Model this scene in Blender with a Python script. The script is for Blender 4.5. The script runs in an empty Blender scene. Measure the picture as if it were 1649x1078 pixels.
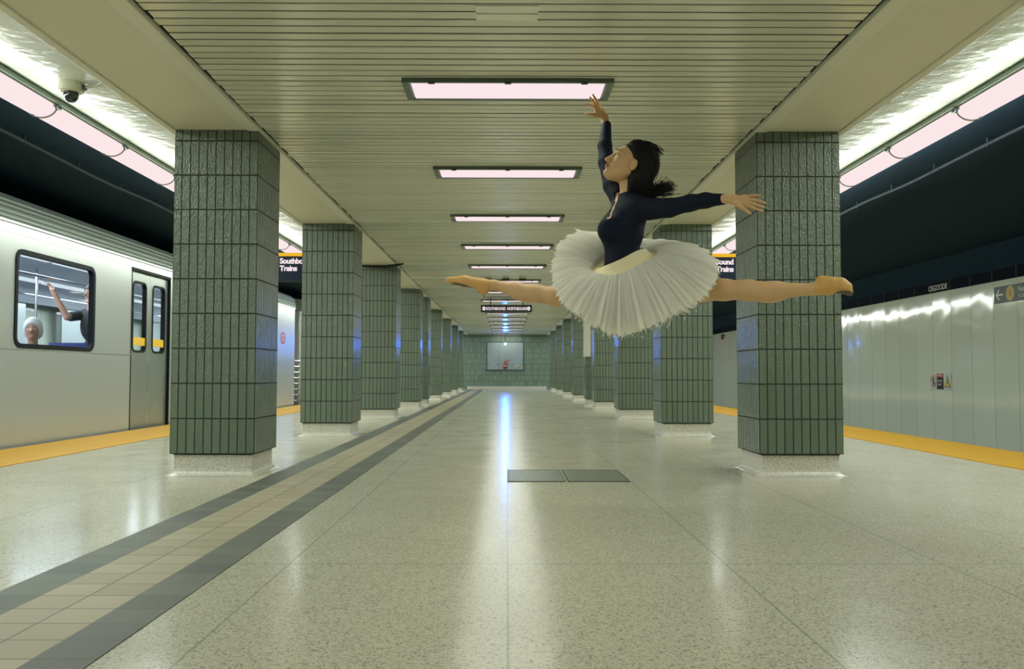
import bpy, math, random
import numpy as np
from mathutils import Vector, Matrix
PI = math.pi
rnd = random.Random(7)
S = bpy.context.scene
COL = S.collection

# ------------------------------------------------------------------ camera, world, light, exposure
CAMX, CAMZ, FPX, PITCH, YAW = -0.004, 0.75, 1422.9, 0.0442, 0.0057
cd = bpy.data.cameras.new('camera'); cam = bpy.data.objects.new('camera', cd); COL.objects.link(cam)
cd.sensor_width = 36.0; cd.lens = 36.0 * FPX / 1649.0; cd.clip_start = 0.05; cd.clip_end = 300
cam.matrix_world = Matrix.Translation((CAMX, 0, CAMZ)) @ Matrix.Rotation(-YAW, 4, 'Z') @ Matrix.Rotation(PI/2 + PITCH, 4, 'X') @ Matrix.Rotation(0.0013, 4, 'Z')
S.camera = cam
W = bpy.data.worlds.new('world'); S.world = W; W.use_nodes = True
W.node_tree.nodes['Background'].inputs[0].default_value = (0.010, 0.016, 0.030, 1)
W.node_tree.nodes['Background'].inputs[1].default_value = 1.0
S.view_settings.view_transform = 'Standard'; S.view_settings.look = 'None'
S.view_settings.exposure = 0.0; S.view_settings.gamma = 1.0; S.view_settings.use_curve_mapping = False
S.cycles.use_light_tree = True; S.cycles.max_bounces = 8; S.cycles.diffuse_bounces = 4; S.cycles.glossy_bounces = 4
S.cycles.transparent_max_bounces = 24; S.cycles.sample_clamp_indirect = 12.0; S.cycles.use_denoising = True
S.cycles.caustics_reflective = False; S.cycles.caustics_refractive = False

LIGHTC = (0.945, 1.0, 0.855)      # light of the ceiling panels
STRIPC = (0.93, 1.0, 0.92)       # light of the strips along the tracks
P_PANEL, P_STRIP_DOWN, P_STRIP_UP = 10.5, 15.5, 1.7   # per fixture / per metre

def area(name, loc, rot, sx, sy, power, color):
    l = bpy.data.lights.new(name, 'AREA'); l.shape = 'RECTANGLE'; l.size = sx; l.size_y = sy
    l.energy = power; l.color = color
    o = bpy.data.objects.new(name, l); COL.objects.link(o); o.location = loc; o.rotation_euler = rot
    return o

# ------------------------------------------------------------------ measures of the station (metres)
H = 2.5575           # underside of the beams over the columns
XI = 1.851           # inner face of the columns
CW = 0.621           # column width
XO = XI + CW
ZC = H + 0.02        # slatted ceiling
YE = 41.2            # end wall
EDGE = 4.90          # platform edge
WALLX = 8.2          # trackside wall
ZU = 2.85            # ceiling over the platform edge
COLY = [6.505, 10.60, 14.70, 18.80, 20.75, 24.85, 28.95, 33.05, 37.15]

# ------------------------------------------------------------------ mesh helpers
class MB:
    def __init__(s): s.v = []; s.f = []; s.m = []; s.uv = {}
    def add(s, vs, fs, mi=0):
        o = len(s.v); s.v += [tuple(v) for v in vs]
        for f in fs: s.f.append(tuple(i + o for i in f)); s.m.append(mi)
    def box(s, a, b, mi=0):
        x0, y0, z0 = a; x1, y1, z1 = b
        s.add([(x0,y0,z0),(x1,y0,z0),(x1,y1,z0),(x0,y1,z0),(x0,y0,z1),(x1,y0,z1),(x1,y1,z1),(x0,y1,z1)],
              [(0,3,2,1),(4,5,6,7),(0,1,5,4),(1,2,6,5),(2,3,7,6),(3,0,4,7)], mi)
    def quad(s, a, b, c, d, mi=0): s.add([a, b, c, d], [(0,1,2,3)], mi)
    def tube(s, pts, r, n=10, mi=0, cap=True):
        pts = [Vector(p) for p in pts]; k = len(pts)
        rs = r if isinstance(r, (list, tuple)) else [r]*k
        rings = []; up = None
        for i, p in enumerate(pts):
            t = (pts[min(i+1,k-1)] - pts[max(i-1,0)]).normalized()
            if up is None: up = Vector((0,0,1)) if abs(t.z) < .9 else Vector((1,0,0))
            a = t.cross(up).normalized(); b = a.cross(t).normalized(); up = b
            rings.append([p + (a*math.cos(2*PI*j/n) + b*math.sin(2*PI*j/n))*rs[i] for j in range(n)])
        vs = [v for R in rings for v in R]; fs = []
        for i in range(k-1):
            for j in range(n): fs.append((i*n+j, i*n+(j+1)%n, (i+1)*n+(j+1)%n, (i+1)*n+j))
        if cap: fs.append(tuple(range(n-1,-1,-1))); fs.append(tuple((k-1)*n+j for j in range(n)))
        s.add(vs, fs, mi)
    def lathe(s, prof, c, n=24, mi=0, M=None):
        vs = []; fs = []
        for r, z in prof:
            for j in range(n):
                p = Vector((r*math.cos(2*PI*j/n), r*math.sin(2*PI*j/n), z))
                if M: p = M @ p
                vs.append(p + Vector(c))
        for i in range(len(prof)-1):
            for j in range(n): fs.append((i*n+j, i*n+(j+1)%n, (i+1)*n+(j+1)%n, (i+1)*n+j))
        s.add(vs, fs, mi)
    def sweep(s, prof, y0, y1, mi=0, closed=False, caps=False):   # profile in x,z swept along y
        k = len(prof); vs = [(x,y0,z) for x,z in prof] + [(x,y1,z) for x,z in prof]
        fs = [(i, (i+1)%k, k+(i+1)%k, k+i) for i in range(k if closed else k-1)]
        if caps: fs += [tuple(range(k)), tuple(range(2*k-1,k-1,-1))]
        s.add(vs, fs, mi)
    def build(s, name, mats, parent=None, smooth=False, recalc=True, bevel=0, loc=None):
        me = bpy.data.meshes.new(name); me.from_pydata(s.v, [], s.f)
        if not isinstance(mats, (list, tuple)): mats = [mats]
        for m in mats: me.materials.append(m)
        me.polygons.foreach_set('material_index', s.m)
        if smooth: me.polygons.foreach_set('use_smooth', [True]*len(s.f))
        me.update()
        if recalc:
            import bmesh
            bm = bmesh.new(); bm.from_mesh(me); bmesh.ops.recalc_face_normals(bm, faces=bm.faces); bm.to_mesh(me); bm.free()
        o = bpy.data.objects.new(name, me); COL.objects.link(o)
        if loc: o.location = loc
        if parent: o.parent = parent
        if bevel:
            b = o.modifiers.new('bevel', 'BEVEL'); b.width = bevel; b.segments = 2; b.limit_method = 'ANGLE'
        return o
def empty(name, loc, rz=0):
    o = bpy.data.objects.new(name, None); COL.objects.link(o); o.location = loc; o.rotation_euler = (0,0,rz); o.empty_display_size = .1
    return o
def tag(o, label, cat, group=None):
    o['label'] = label; o['category'] = cat
    if group: o['group'] = group
    return o
def struct(o): o['kind'] = 'structure'; return o
def copy_tree(o, parent=None):
    c = o.copy(); COL.objects.link(c)
    if parent: c.parent = parent
    for ch in list(o.children): copy_tree(ch, c)
    return c

# ------------------------------------------------------------------ material helpers
class NT:
    def __init__(s, name):
        s.m = bpy.data.materials.new(name); s.m.use_nodes = True; s.t = s.m.node_tree
        s.b = s.t.nodes['Principled BSDF']
    def n(s, typ, **kw):
        nd = s.t.nodes.new(typ)
        for k, v in kw.items(): setattr(nd, k, v)
        return nd
    def l(s, a, b): s.t.links.new(a, b)
    def math(s, op, a, b=None, c=None):
        nd = s.n('ShaderNodeMath', operation=op)
        for i, x in enumerate((a, b, c)):
            if x is None: continue
            if isinstance(x, (int, float)): nd.inputs[i].default_value = x
            else: s.l(x, nd.inputs[i])
        return nd.outputs[0]
    def mix(s, fac, a, b):
        nd = s.n('ShaderNodeMix', data_type='RGBA')
        for i, x in ((0, fac), (6, a), (7, b)):
            if isinstance(x, (int, float)): nd.inputs[i].default_value = x
            elif isinstance(x, tuple): nd.inputs[i].default_value = (*x[:3], 1)
            else: s.l(x, nd.inputs[i])
        return nd.outputs[2]
    def noise(s, vec, scale, detail=2, rough=.5):
        nd = s.n('ShaderNodeTexNoise'); nd.inputs['Scale'].default_value = scale
        nd.inputs['Detail'].default_value = detail; nd.inputs['Roughness'].default_value = rough
        if vec is not None: s.l(vec, nd.inputs['Vector'])
        return nd.outputs[0]
    def ramp(s, fac, stops):
        nd = s.n('ShaderNodeValToRGB'); s.l(fac, nd.inputs[0]); e = nd.color_ramp.elements
        while len(e) < len(stops): e.new(0.5)
        for i, (p, c) in enumerate(stops): e[i].position = p; e[i].color = (*c, 1) if isinstance(c, tuple) else (c, c, c, 1)
        return nd.outputs[0]
    def bump(s, h, strength, dist=.01):
        nd = s.n('ShaderNodeBump'); nd.inputs['Strength'].default_value = strength; nd.inputs['Distance'].default_value = dist
        s.l(h, nd.inputs['Height']); s.l(nd.outputs[0], s.b.inputs['Normal'])
    def set(s, color=None, rough=None, metal=None, spec=None, coat=None, emis=None, es=None, alpha=None, sub=None):
        I = s.b.inputs
        def put(k, x):
            if x is None: return
            if isinstance(x, (int, float)): I[k].default_value = x
            elif isinstance(x, tuple): I[k].default_value = (*x[:3], 1)
            else: s.l(x, I[k])
        put('Base Color', color); put('Roughness', rough); put('Metallic', metal); put('Specular IOR Level', spec)
        put('Coat Weight', coat); put('Emission Color', emis); put('Emission Strength', es); put('Alpha', alpha)
        if sub: I['Subsurface Weight'].default_value = sub; I['Subsurface Radius'].default_value = (.02,.008,.004); I['Subsurface Scale'].default_value = .5
        return s.m
    def pos(s):
        g = s.n('ShaderNodeNewGeometry'); return g.outputs['Position']
    def obj(s):
        g = s.n('ShaderNodeTexCoord'); return g.outputs['Object']
    def xyz(s, v):
        nd = s.n('ShaderNodeSeparateXYZ'); s.l(v, nd.inputs[0]); return nd.outputs
    def line(s, x, period, width, off=0.0):     # 1 on a line of the given width every period
        a = s.math('ADD', x, off + 1000*period); a = s.math('MODULO', a, period)
        a = s.math('ABSOLUTE', s.math('SUBTRACT', a, period/2)); a = s.math('SUBTRACT', period/2, a)
        nd = s.n('ShaderNodeMapRange'); s.l(a, nd.inputs[0])
        nd.inputs[1].default_value = width*.35; nd.inputs[2].default_value = width*.65; nd.inputs[3].default_value = 1; nd.inputs[4].default_value = 0
        return nd.outputs[0]
def simple(name, color, rough=.5, metal=0, coat=0, spec=.5, noise=0, nscale=8):
    t = NT(name)
    if noise:
        n = t.noise(t.pos(), nscale, 3)
        c = t.mix(n, tuple(x*(1-noise) for x in color), tuple(min(1,x*(1+noise)) for x in color))
        return t.set(c, rough, metal, spec, coat)
    return t.set(color, rough, metal, spec, coat)
def glow(name, color, strength=1.0):
    t = NT(name); return t.set((0,0,0), .6, emis=color, es=strength, spec=0.0)

# terrazzo floor
t = NT('terrazzo'); P = t.pos(); X, Y, Z = t.xyz(P)
v = t.n('ShaderNodeTexVoronoi'); v.inputs['Scale'].default_value = 165; t.l(P, v.inputs['Vector'])
cell = t.xyz(v.outputs['Color'])[0]
chips = t.ramp(cell, [(0.0, (.24,.235,.17)), (.10, (.34,.325,.24)), (.2, (.50,.475,.355)), (.6, (.565,.54,.41)), (1.0, (.62,.59,.46))])
v2 = t.n('ShaderNodeTexVoronoi'); v2.inputs['Scale'].default_value = 300; t.l(P, v2.inputs['Vector'])
c2 = t.xyz(v2.outputs['Color'])[1]
fine = t.ramp(c2, [(0.0, (.62,.62,.62)), (.16, (.9,.9,.9)), (1.0, (1.04,1.04,1.04))])
mx = t.n('ShaderNodeMix', data_type='RGBA', blend_type='MULTIPLY'); mx.inputs[0].default_value = 1; t.l(chips, mx.inputs[6]); t.l(fine, mx.inputs[7])
wear = t.noise(P, 1.3, 5, .6)
jl = t.math('MAXIMUM', t.line(X, .859, .008), t.line(Y, 2.60, .010, -3.52))
c = t.mix(t.math('MULTIPLY', jl, .55), mx.outputs[2], (.17,.20,.15))
c = t.mix(t.math('MULTIPLY', wear, .18), c, (.40,.43,.33))
rr = t.ramp(t.noise(P, 2.2, 5, .65), [(.25, .12), (.8, .25)])
M_FLOOR = t.set(c, rr, 0, .21); t.bump(t.noise(P, 4.0, 2), .03, .01)
# plinth terrazzo: same stone, matt
t = NT('terrazzo_plinth'); P = t.pos()
v = t.n('ShaderNodeTexVoronoi'); v.inputs['Scale'].default_value = 190; t.l(P, v.inputs['Vector'])
chips = t.ramp(t.xyz(v.outputs['Color'])[0], [(0.0, (.33,.32,.25)), (.12, (.46,.44,.34)), (.24, (.66,.64,.53)), (1.0, (.76,.74,.63))])
M_PLINTH = t.set(chips, .3)

def tile_mat(name, base, var=.16, use='uv', bumpy=1.0, rough=(.13,.22), grout=(.045,.05,.036)):
    t = NT(name)
    if use == 'uv':
        uv = t.n('ShaderNodeUVMap'); U, V, _ = t.xyz(uv.outputs[0])
    else:
        P0 = t.pos(); U, _, V = t.xyz(P0)
    tw, th = .0625, .2573
    g = t.math('MAXIMUM', t.line(U, tw, .0072), t.line(V, th, .0088, -.1595))
    cid = t.n('ShaderNodeCombineXYZ')
    t.l(t.math('FLOOR', t.math('DIVIDE', t.math('ADD', U, 100*tw), tw)), cid.inputs[0])
    t.l(t.math('FLOOR', t.math('DIVIDE', t.math('ADD', V, 10*th-.1595), th)), cid.inputs[1])
    wn = t.n('ShaderNodeTexWhiteNoise', noise_dimensions='3D'); oi = t.n('ShaderNodeObjectInfo')
    t.l(oi.outputs['Random'], cid.inputs[2]); t.l(cid.outputs[0], wn.inputs[0])
    lo = tuple(x*(1-var) for x in base); hi = tuple(x*(1+var) for x in base)
    c = t.mix(wn.outputs[0], lo, hi)
    P = t.pos(); n1 = t.noise(P, 14, 3)
    c = t.mix(t.math('MULTIPLY', n1, .35), c, tuple(x*1.25 for x in base))
    c = t.mix(g, c, grout)
    rg = t.math('ADD', t.math('MULTIPLY', wn.outputs[0], rough[1]-rough[0]), rough[0])
    rg = t.math('ADD', rg, t.math('MULTIPLY', g, .5))
    mp = t.n('ShaderNodeMapping'); mp.inputs['Scale'].default_value = (1, 1, .6); t.l(P, mp.inputs[0]); n2 = t.noise(mp.outputs[0], 92, 2, .55); n3 = t.noise(P, 12, 2)
    zz = t.xyz(P)[2]; mr = t.n('ShaderNodeMapRange'); t.l(zz, mr.inputs[0]); mr.inputs[1].default_value = .5; mr.inputs[2].default_value = 1.5; mr.inputs[3].default_value = .35; mr.inputs[4].default_value = 1.0
    n2 = t.math('MULTIPLY', n2, mr.outputs[0])
    hgt = t.math('ADD', t.math('MULTIPLY', n2, 2.0*bumpy), t.math('MULTIPLY', n3, .25*bumpy))
    hgt = t.math('SUBTRACT', hgt, t.math('MULTIPLY', g, 1.2))
    m = t.set(c, rg, 0, t.math('SUBTRACT', .85, t.math('MULTIPLY', g, .75))); t.bump(hgt, 1.0, .0068)
    return m
M_TILE = tile_mat('green_glazed_tile', (.132,.180,.122), var=.06)
M_TILE_WALL = tile_mat('end_wall_tile', (.22,.31,.24), use='pos', bumpy=.3)

# ceiling metals and paints
t = NT('cream_slat_metal'); P = t.pos(); X, Y, Z = t.xyz(P)
wn = t.n('ShaderNodeTexWhiteNoise', noise_dimensions='1D')
t.l(t.math('FLOOR', t.math('DIVIDE', Y, .0972)), wn.inputs['W'])
c = t.mix(wn.outputs[0], (.70,.70,.56), (.78,.78,.64))
c = t.mix(t.math('MULTIPLY', t.noise(P, 1.1, 4, .6), .3), c, (.62,.66,.52))
M_SLAT = t.set(c, t.math('ADD', t.math('MULTIPLY', wn.outputs[0], .08), .20), .1, .6)
M_PATCH = simple('pale_slat_patch', (.86,.86,.74), .3, .1)
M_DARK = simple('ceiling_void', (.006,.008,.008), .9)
M_SOFF = simple('cream_soffit_paint', (.73,.72,.57), .5, noise=.05, nscale=1.5)
M_TRIM = simple('cream_trim_paint', (.76,.76,.63), .4)
t = NT('glossy_white_paint'); P = t.pos()
M_UPPER = t.set(t.mix(t.noise(P, 2, 3), (.66,.72,.62), (.76,.82,.72)), .2, 0, .6); t.bump(t.noise(P, 2.6, 5, .55), .5, .05)
M_RAIL = simple('grey_green_rail', (.17,.21,.16), .45, .3)
M_CLIP = simple('dark_clip', (.05,.07,.06), .5, .4)
M_VAULT = simple('dark_tunnel_paint', (.011,.030,.050), .85, spec=.15, noise=.2, nscale=2)
M_PIPE = simple('tunnel_conduit', (.016,.03,.042), .6, 0)
M_FRAME = simple('lamp_frame_metal', (.16,.21,.17), .4, .5)
M_PANELGLOW = glow('lamp_diffuser', (.97,.80,.82), 1.0)
M_TUBEGLOW = glow('strip_diffuser', (.97,.80,.81), 1.0)
M_RING = simple('diffuser_end_ring', (.30,.36,.31), .4)
M_BLACK = simple('black_enamel', (.008,.012,.016), .3)
t = NT('white_wall_panel'); P = t.pos(); X, Y, Z = t.xyz(P)
seam = t.line(Y, .712, .014, -14.83)
pn = t.n('ShaderNodeTexWhiteNoise', noise_dimensions='1D'); t.l(t.math('FLOOR', t.math('DIVIDE', t.math('SUBTRACT', Y, 14.83), .712)), pn.inputs['W'])
c = t.mix(pn.outputs[0], (.60,.66,.54), (.64,.70,.58)); c = t.mix(t.math('MULTIPLY', seam, .5), c, (.2,.26,.2))
M_WALL = t.set(c, .09, 0, .6)
pcb = t.n('ShaderNodeCombineXYZ'); t.l(t.math('MULTIPLY', pn.outputs[0], 40.0), pcb.inputs[0]); pvec = t.n('ShaderNodeVectorMath', operation='ADD'); t.l(P, pvec.inputs[0]); t.l(pcb.outputs[0], pvec.inputs[1])
t.bump(t.math('SUBTRACT', t.math('ADD', t.noise(pvec.outputs[0], 1.5, 1), t.math('MULTIPLY', pn.outputs[0], .0)), t.math('MULTIPLY', seam, .3)), .25, .05)
t = NT('black_wall_band'); P = t.pos(); X, Y, Z = t.xyz(P)
M_BAND = t.set(t.mix(t.line(Y, .712, .016, -14.83), (.003,.006,.010), (.06,.11,.13)), .6, 0, .04)
# tactile paving
t = NT('yellow_tactile'); P = t.pos(); X, Y, Z = t.xyz(P)
def dots(t, X, Y, p):
    a = t.math('COSINE', t.math('MULTIPLY', X, 2*PI/p)); b = t.math('COSINE', t.math('MULTIPLY', Y, 2*PI/p))
    return t.math('MAXIMUM', t.math('MULTIPLY', t.math('ADD', a, b), .5), 0.0)
d = dots(t, X, Y, .058)
c = t.mix(d, (.60,.315,.012), (.80,.47,.03)); c = t.mix(t.math('MULTIPLY', t.line(Y, .61, .012), .5), c, (.25,.13,.01))
c = t.mix(t.math('MULTIPLY', t.noise(P, 6, 4), .25), c, (.52,.30,.05))
M_YEL = t.set(c, .5); t.bump(d, .9, .006)
t = NT('grey_path_tile'); P = t.pos(); X, Y, Z = t.xyz(P)
g = t.math('MAXIMUM', t.line(Y, .165, .006, -2.68), 0.0)
rib = t.math('SINE', t.math('MULTIPLY', X, 2*PI/.012))
wn = t.n('ShaderNodeTexWhiteNoise', noise_dimensions='1D'); t.l(t.math('FLOOR', t.math('DIVIDE', t.math('SUBTRACT', Y, 2.68), .165)), wn.inputs['W'])
c = t.mix(wn.outputs[0], (.11,.12,.10), (.15,.165,.135)); c = t.mix(t.math('MULTIPLY', g, .7), c, (.07,.08,.06))
M_PG = t.set(c, .55, 0, .3); t.bump(t.math('SUBTRACT', t.math('MULTIPLY', rib, .15), g), .4, .003)
t = NT('cream_path_tile'); P = t.pos(); X, Y, Z = t.xyz(P)
g = t.math('MAXIMUM', t.line(Y, .165, .006, -2.68), t.line(X, .1645, .006, 1.404))
rib = t.math('SINE', t.math('MULTIPLY', X, 2*PI/.012))
wn = t.n('ShaderNodeTexWhiteNoise', noise_dimensions='2D'); cb = t.n('ShaderNodeCombineXYZ')
t.l(t.math('FLOOR', t.math('DIVIDE', t.math('SUBTRACT', Y, 2.68), .165)), cb.inputs[0]); t.l(t.math('FLOOR', t.math('DIVIDE', t.math('ADD', X, 1.404), .1645)), cb.inputs[1]); t.l(cb.outputs[0], wn.inputs[0])
c = t.mix(wn.outputs[0], (.34,.305,.20), (.42,.38,.26)); c = t.mix(g, c, (.10,.11,.08))
c = t.mix(t.math('MULTIPLY', t.noise(P, 7, 4), .3), c, (.26,.25,.17))
M_PC = t.set(c, .55, 0, .3); t.bump(t.math('SUBTRACT', t.math('MULTIPLY', rib, .15), g), .4, .003)
M_CONC = simple('dark_concrete', (.05,.055,.05), .9, noise=.3)
# grate
t = NT('steel_grate'); P = t.pos(); X, Y, Z = t.xyz(P)
g = t.math('MAXIMUM', t.line(X, .0205, .009), t.line(Y, .06, .008))
M_GRATE = t.set(t.mix(g, (.24,.26,.20), (.12,.14,.11)), .4, .3); t.bump(g, -.5, .004)

# ------------------------------------------------------------------ setting
b = MB(); b.box((-EDGE, -6, -.25), (EDGE, YE+.3, 0)); struct(b.build('floor', M_FLOOR))
b = MB(); b.box((-WALLX-.2, -6, -1.3), (WALLX+.2, 62, -1.1)); b.box((-EDGE+.2, -6, -1.1), (EDGE-.2, YE+.3, -.25))
struct(b.build('floor', M_CONC))
for sd, nm in ((-1, 'left'), (1, 'right')):
    b = MB()
    b.box((min(sd*WALLX, sd*(WALLX+.15)), -6, -1.1), (max(sd*WALLX, sd*(WALLX+.15)), 62, 2.308), 0)
    b.box((min(sd*(WALLX-.012), sd*(WALLX+.15)), -6, 2.308), (max(sd*(WALLX-.012), sd*(WALLX+.15)), 62, 2.50), 1)
    struct(b.build('wall_'+nm, [M_WALL, M_BAND]))
# slatted ceiling
b = MB(); y = -6.0; i = 0; p = .0972
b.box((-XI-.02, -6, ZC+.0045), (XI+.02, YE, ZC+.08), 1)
r2 = random.Random(3)
k = 0
while y < YE:
    w = p - .016
    if abs(y - 12.2) < p/2: w = p - .045
    e0 = XI - .012 - r2.random()*.018; e1 = XI - .012 - r2.random()*.018
    dz = r2.uniform(-.0012, .0012); tilt = r2.uniform(-.0012,.0012)
    z0 = ZC + dz
    prof = [(y, z0+.010), (y+.001, z0+.003), (y+.004, z0), (y+w-.004, z0+tilt), (y+w-.001, z0+.003+tilt), (y+w, z0+.010)]
    n = len(prof); vs = [(-e0, yy, zz) for yy, zz in prof] + [(e1, yy, zz) for yy, zz in prof]
    b.add(vs, [(j, j+1, n+j+1, n+j) for j in range(n-1)] + [tuple(range(n)), tuple(range(2*n-1, n-1, -1))], 0)
    y += p
b.box((-.165, 4.31, ZC-.005), (.15, 4.392, ZC+.002), 2); b.box((-.165, 4.408, ZC-.005), (.15, 4.49, ZC+.002), 2)
struct(b.build('ceiling', [M_SLAT, M_DARK, M_PATCH], recalc=False))
# beams (soffits), upper ceiling, tunnel ceiling
for sd, nm in ((-1, 'left'), (1, 'right')):
    def bx(b, x0, x1, y0, y1, z0, z1, mi=0): b.box((min(sd*x0, sd*x1), y0, z0), (max(sd*x0, sd*x1), y1, z1), mi)
    b = MB(); bx(b, XI+.002, XO+.03, -6, YE, H+.001, ZU+.4, 0)
    struct(b.build('ceiling', M_SOFF))
    b = MB(); bx(b, XI-.006, XI+.075, -6, YE, H-.008, H+.035); bx(b, XI+.075, XI+.095, -6, YE, H-.003, H+.0)
    struct(b.build('trim_1' if sd < 0 else 'trim_2', M_TRIM, bevel=.003))
    b = MB(); bx(b, XO-.01, XO+.035, -6, YE, H-.014, H+.002); bx(b, XO+.035, XO+.06, -6, YE, H+.03, H+.055)
    struct(b.build('trim_3' if sd < 0 else 'trim_4', M_TRIM, bevel=.003))
    b = MB(); bx(b, XO+.03, 3.70, -6, 62, ZU, ZU+.1); struct(b.build('ceiling', M_UPPER))
    b = MB(); bx(b, 3.70, WALLX+.15, -6, 62, ZU+.01, ZU+.15)
    b.quad((sd*(WALLX-.03), -6, 2.5), (sd*(WALLX-.03), 62, 2.5), (sd*(WALLX-.35), 62, ZU+.01), (sd*(WALLX-.35), -6, ZU+.01))
    struct(b.build('ceiling', M_VAULT))
    # conduit along the soffit edge
    b = MB(); b.tube([(sd*(XO+.11), -5.95, ZU-.015), (sd*(XO+.11), 40, ZU-.015)], .012, 8)
    b.tube([(sd*(XO+.047), -5.95, H+.0), (sd*(XO+.047), 41, H+.0)], .009, 8)
    for yy in [1.1 + 1.55*q for q in range(26)]:
        bx(b, XO+.028, XO+.066, yy, yy+.03, H-.012, H+.03)
    tag(b.build('electrical_conduit', M_TRIM), 'thin cream conduit clipped along outer edge of the %s beam' % nm, 'conduit')
    # conduit on tunnel ceiling
    b = MB(); pts = []
    for q in range(120): pts.append((sd*(4.28 + .006*math.sin(q*1.7)), -4 + q*.5, ZU-.055 + .012*math.sin(q*.9)))
    b.tube(pts, .017, 8)
    for q in range(60): bx(b, 4.272, 4.288, -4 + q*.98, -4 + q*.98 + .02, ZU-.075, ZU+.008)
    tag(b.build('tunnel_conduit', M_PIPE), 'long dark conduit hung under the dark tunnel ceiling over the %s track' % nm, 'conduit')
    # yellow strip
    b = MB(); bx(b, 4.03, EDGE, -5.95, YE-.02, 0, .006)
    tag(b.build('tactile_edge_strip', M_YEL), 'yellow studded warning strip along the %s platform edge' % nm, 'warning strip')
# path
b = MB()
b.box((-1.24, -5.95, 0), (-1.075, YE-.04, .003), 0); b.box((-1.569, -5.95, 0), (-1.24, YE-.04, .003), 1); b.box((-1.74, -5.95, 0), (-1.569, YE-.04, .003), 0)
tag(b.build('tactile_path', [M_PG, M_PC]), 'long floor band of two cream tile rows between dark grey tile rows', 'tactile path')
# end wall
b = MB(); b.box((-XO-.1, YE, -.2), (XO+.1, YE+.3, ZU), 0); struct(b.build('wall_back', M_TILE_WALL))
b = MB(); b.box((-XI, YE-.03, 0), (XI, YE, .16), 0); struct(b.build('baseboard_back', M_PLINTH))
b = MB(); b.box((-WALLX, 61.8, -1.1), (WALLX, 62, 4), 0); b.box((-WALLX, -6.2, -1.3), (WALLX, -6, 4), 0); struct(b.build('wall_front', M_VAULT))
b = MB(); b.box((-EDGE, YE, -1.1), (-XO-.1, YE+.3, ZU)); b.box((XO+.1, YE, -1.1), (EDGE, YE+.3, ZU)); struct(b.build('wall_end', M_CONC))

# ------------------------------------------------------------------ columns
def column(sd, y, label):
    root = empty('column', (sd*(XI+CW/2), y+CW/2, 0))
    h = CW/2; z0, z1 = .1595, H
    me = bpy.data.meshes.new('shaft'); vs = []; ch = .006
    ring = [(-h+ch,-h),(h-ch,-h),(h,-h+ch),(h,h-ch),(h-ch,h),(-h+ch,h),(-h,h-ch),(-h,-h+ch)]
    for z in (z0, z1): vs += [(x, yy, z) for x, yy in ring]
    fs = [(i, (i+1)%8, 8+(i+1)%8, 8+i) for i in range(8)] + [tuple(range(7,-1,-1)), tuple(range(8,16))]
    me.from_pydata(vs, [], fs); uvl = me.uv_layers.new(name='uv')
    off = .0475*1.0
    for p_ in me.polygons:
        i = p_.index
        for li in p_.loop_indices:
            v = me.vertices[me.loops[li].vertex_index].co
            if i >= 8: u = .03
            elif abs(p_.normal.y) > abs(p_.normal.x): u = (v.x + h) if sd > 0 else (h - v.x)
            else: u = (v.y + h)
            uvl.data[li].uv = (u, v.z)
    me.materials.append(M_TILE)
    o = bpy.data.objects.new('shaft', me); COL.objects.link(o); o.parent = root
    # plinth with coved foot
    q = h - .027; b = MB()
    prof = [(0, z0), (0, .05), (.004, .03), (.012, .015), (.03, .004), (.05, .001)]
    vs = []; fs = []
    for e, z in prof:
        a = q + e; vs += [(-a,-a,z),(a,-a,z),(a,a,z),(-a,a,z)]
    for i in range(len(prof)-1):
        for j in range(4): fs.append((i*4+j, i*4+(j+1)%4, (i+1)*4+(j+1)%4, (i+1)*4+j))
    fs.append((0,1,2,3)); b.add(vs, fs, 0)
    a = q + .004; b.box((-a, -a, z0-.010), (a, a, z0), 1)
    b.build('plinth', [M_PLINTH, M_CLIP], root)
    tag(root, label, 'column', 'green tiled columns along the platform')
    return root
ORD = ['nearest', 'second', 'third', 'fourth', 'fifth', 'sixth', 'seventh', 'eighth', 'farthest']
for sd, nm in ((-1, 'left'), (1, 'right')):
    for k, y in enumerate(COLY):
        extra = {0: 'large in front', 4: 'close behind the fourth', 8: 'just before the end wall'}.get(k, 'of its row')
        column(sd, y, '%s green tiled column on the %s, %s' % (ORD[k], nm, extra))

# ------------------------------------------------------------------ ceiling lamps
LW, LD = 1.318, .37
def ceiling_lamp(y):
    root = empty('ceiling_light', (0, y+LD/2, ZC))
    b = MB(); x, d = LW/2, LD/2; fw = .045
    def rect(x0, x1, y0, y1, z0, z1): b.box((x0,y0,z0),(x1,y1,z1))
    rect(-x, x, -d, -d+fw*.45, -.028, 0); rect(-x, x, d-fw*.45, d, -.028, 0)
    rect(-x, -x+fw, -d+fw*.45, d-fw*.45, -.028, 0); rect(x-fw, x, -d+fw*.45, d-fw*.45, -.028, 0)
    rect(-x+fw*.45, x-fw*.45, -d+fw*.4, d-fw*.4, -.006, 0)
    b.build('frame', M_FRAME, root, bevel=.003)
    b = MB(); b.box((-x+fw+.006, -d+.028, -.024), (x-fw-.006, d-.028, -.006)); b.build('diffuser', M_PANELGLOW, root, bevel=.01)
    for cx in (-x*.72, 0, x*.72):
        b = MB(); b.box((cx-.02, -d-.004, -.034), (cx+.02, -d+.02, -.024)); b.build('latch', M_CLIP, root)
    l = area('panel_light', (0, 0, -.034), (0,0,0), LW-.16, LD-.10, P_PANEL, LIGHTC); l.parent = root
    return root
NTH = ['first', 'second', 'third', 'fourth', 'fifth', 'sixth', 'seventh', 'eighth', 'ninth', 'tenth', 'eleventh', 'twelfth', 'thirteenth', 'fourteenth', 'fifteenth', 'last']
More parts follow.
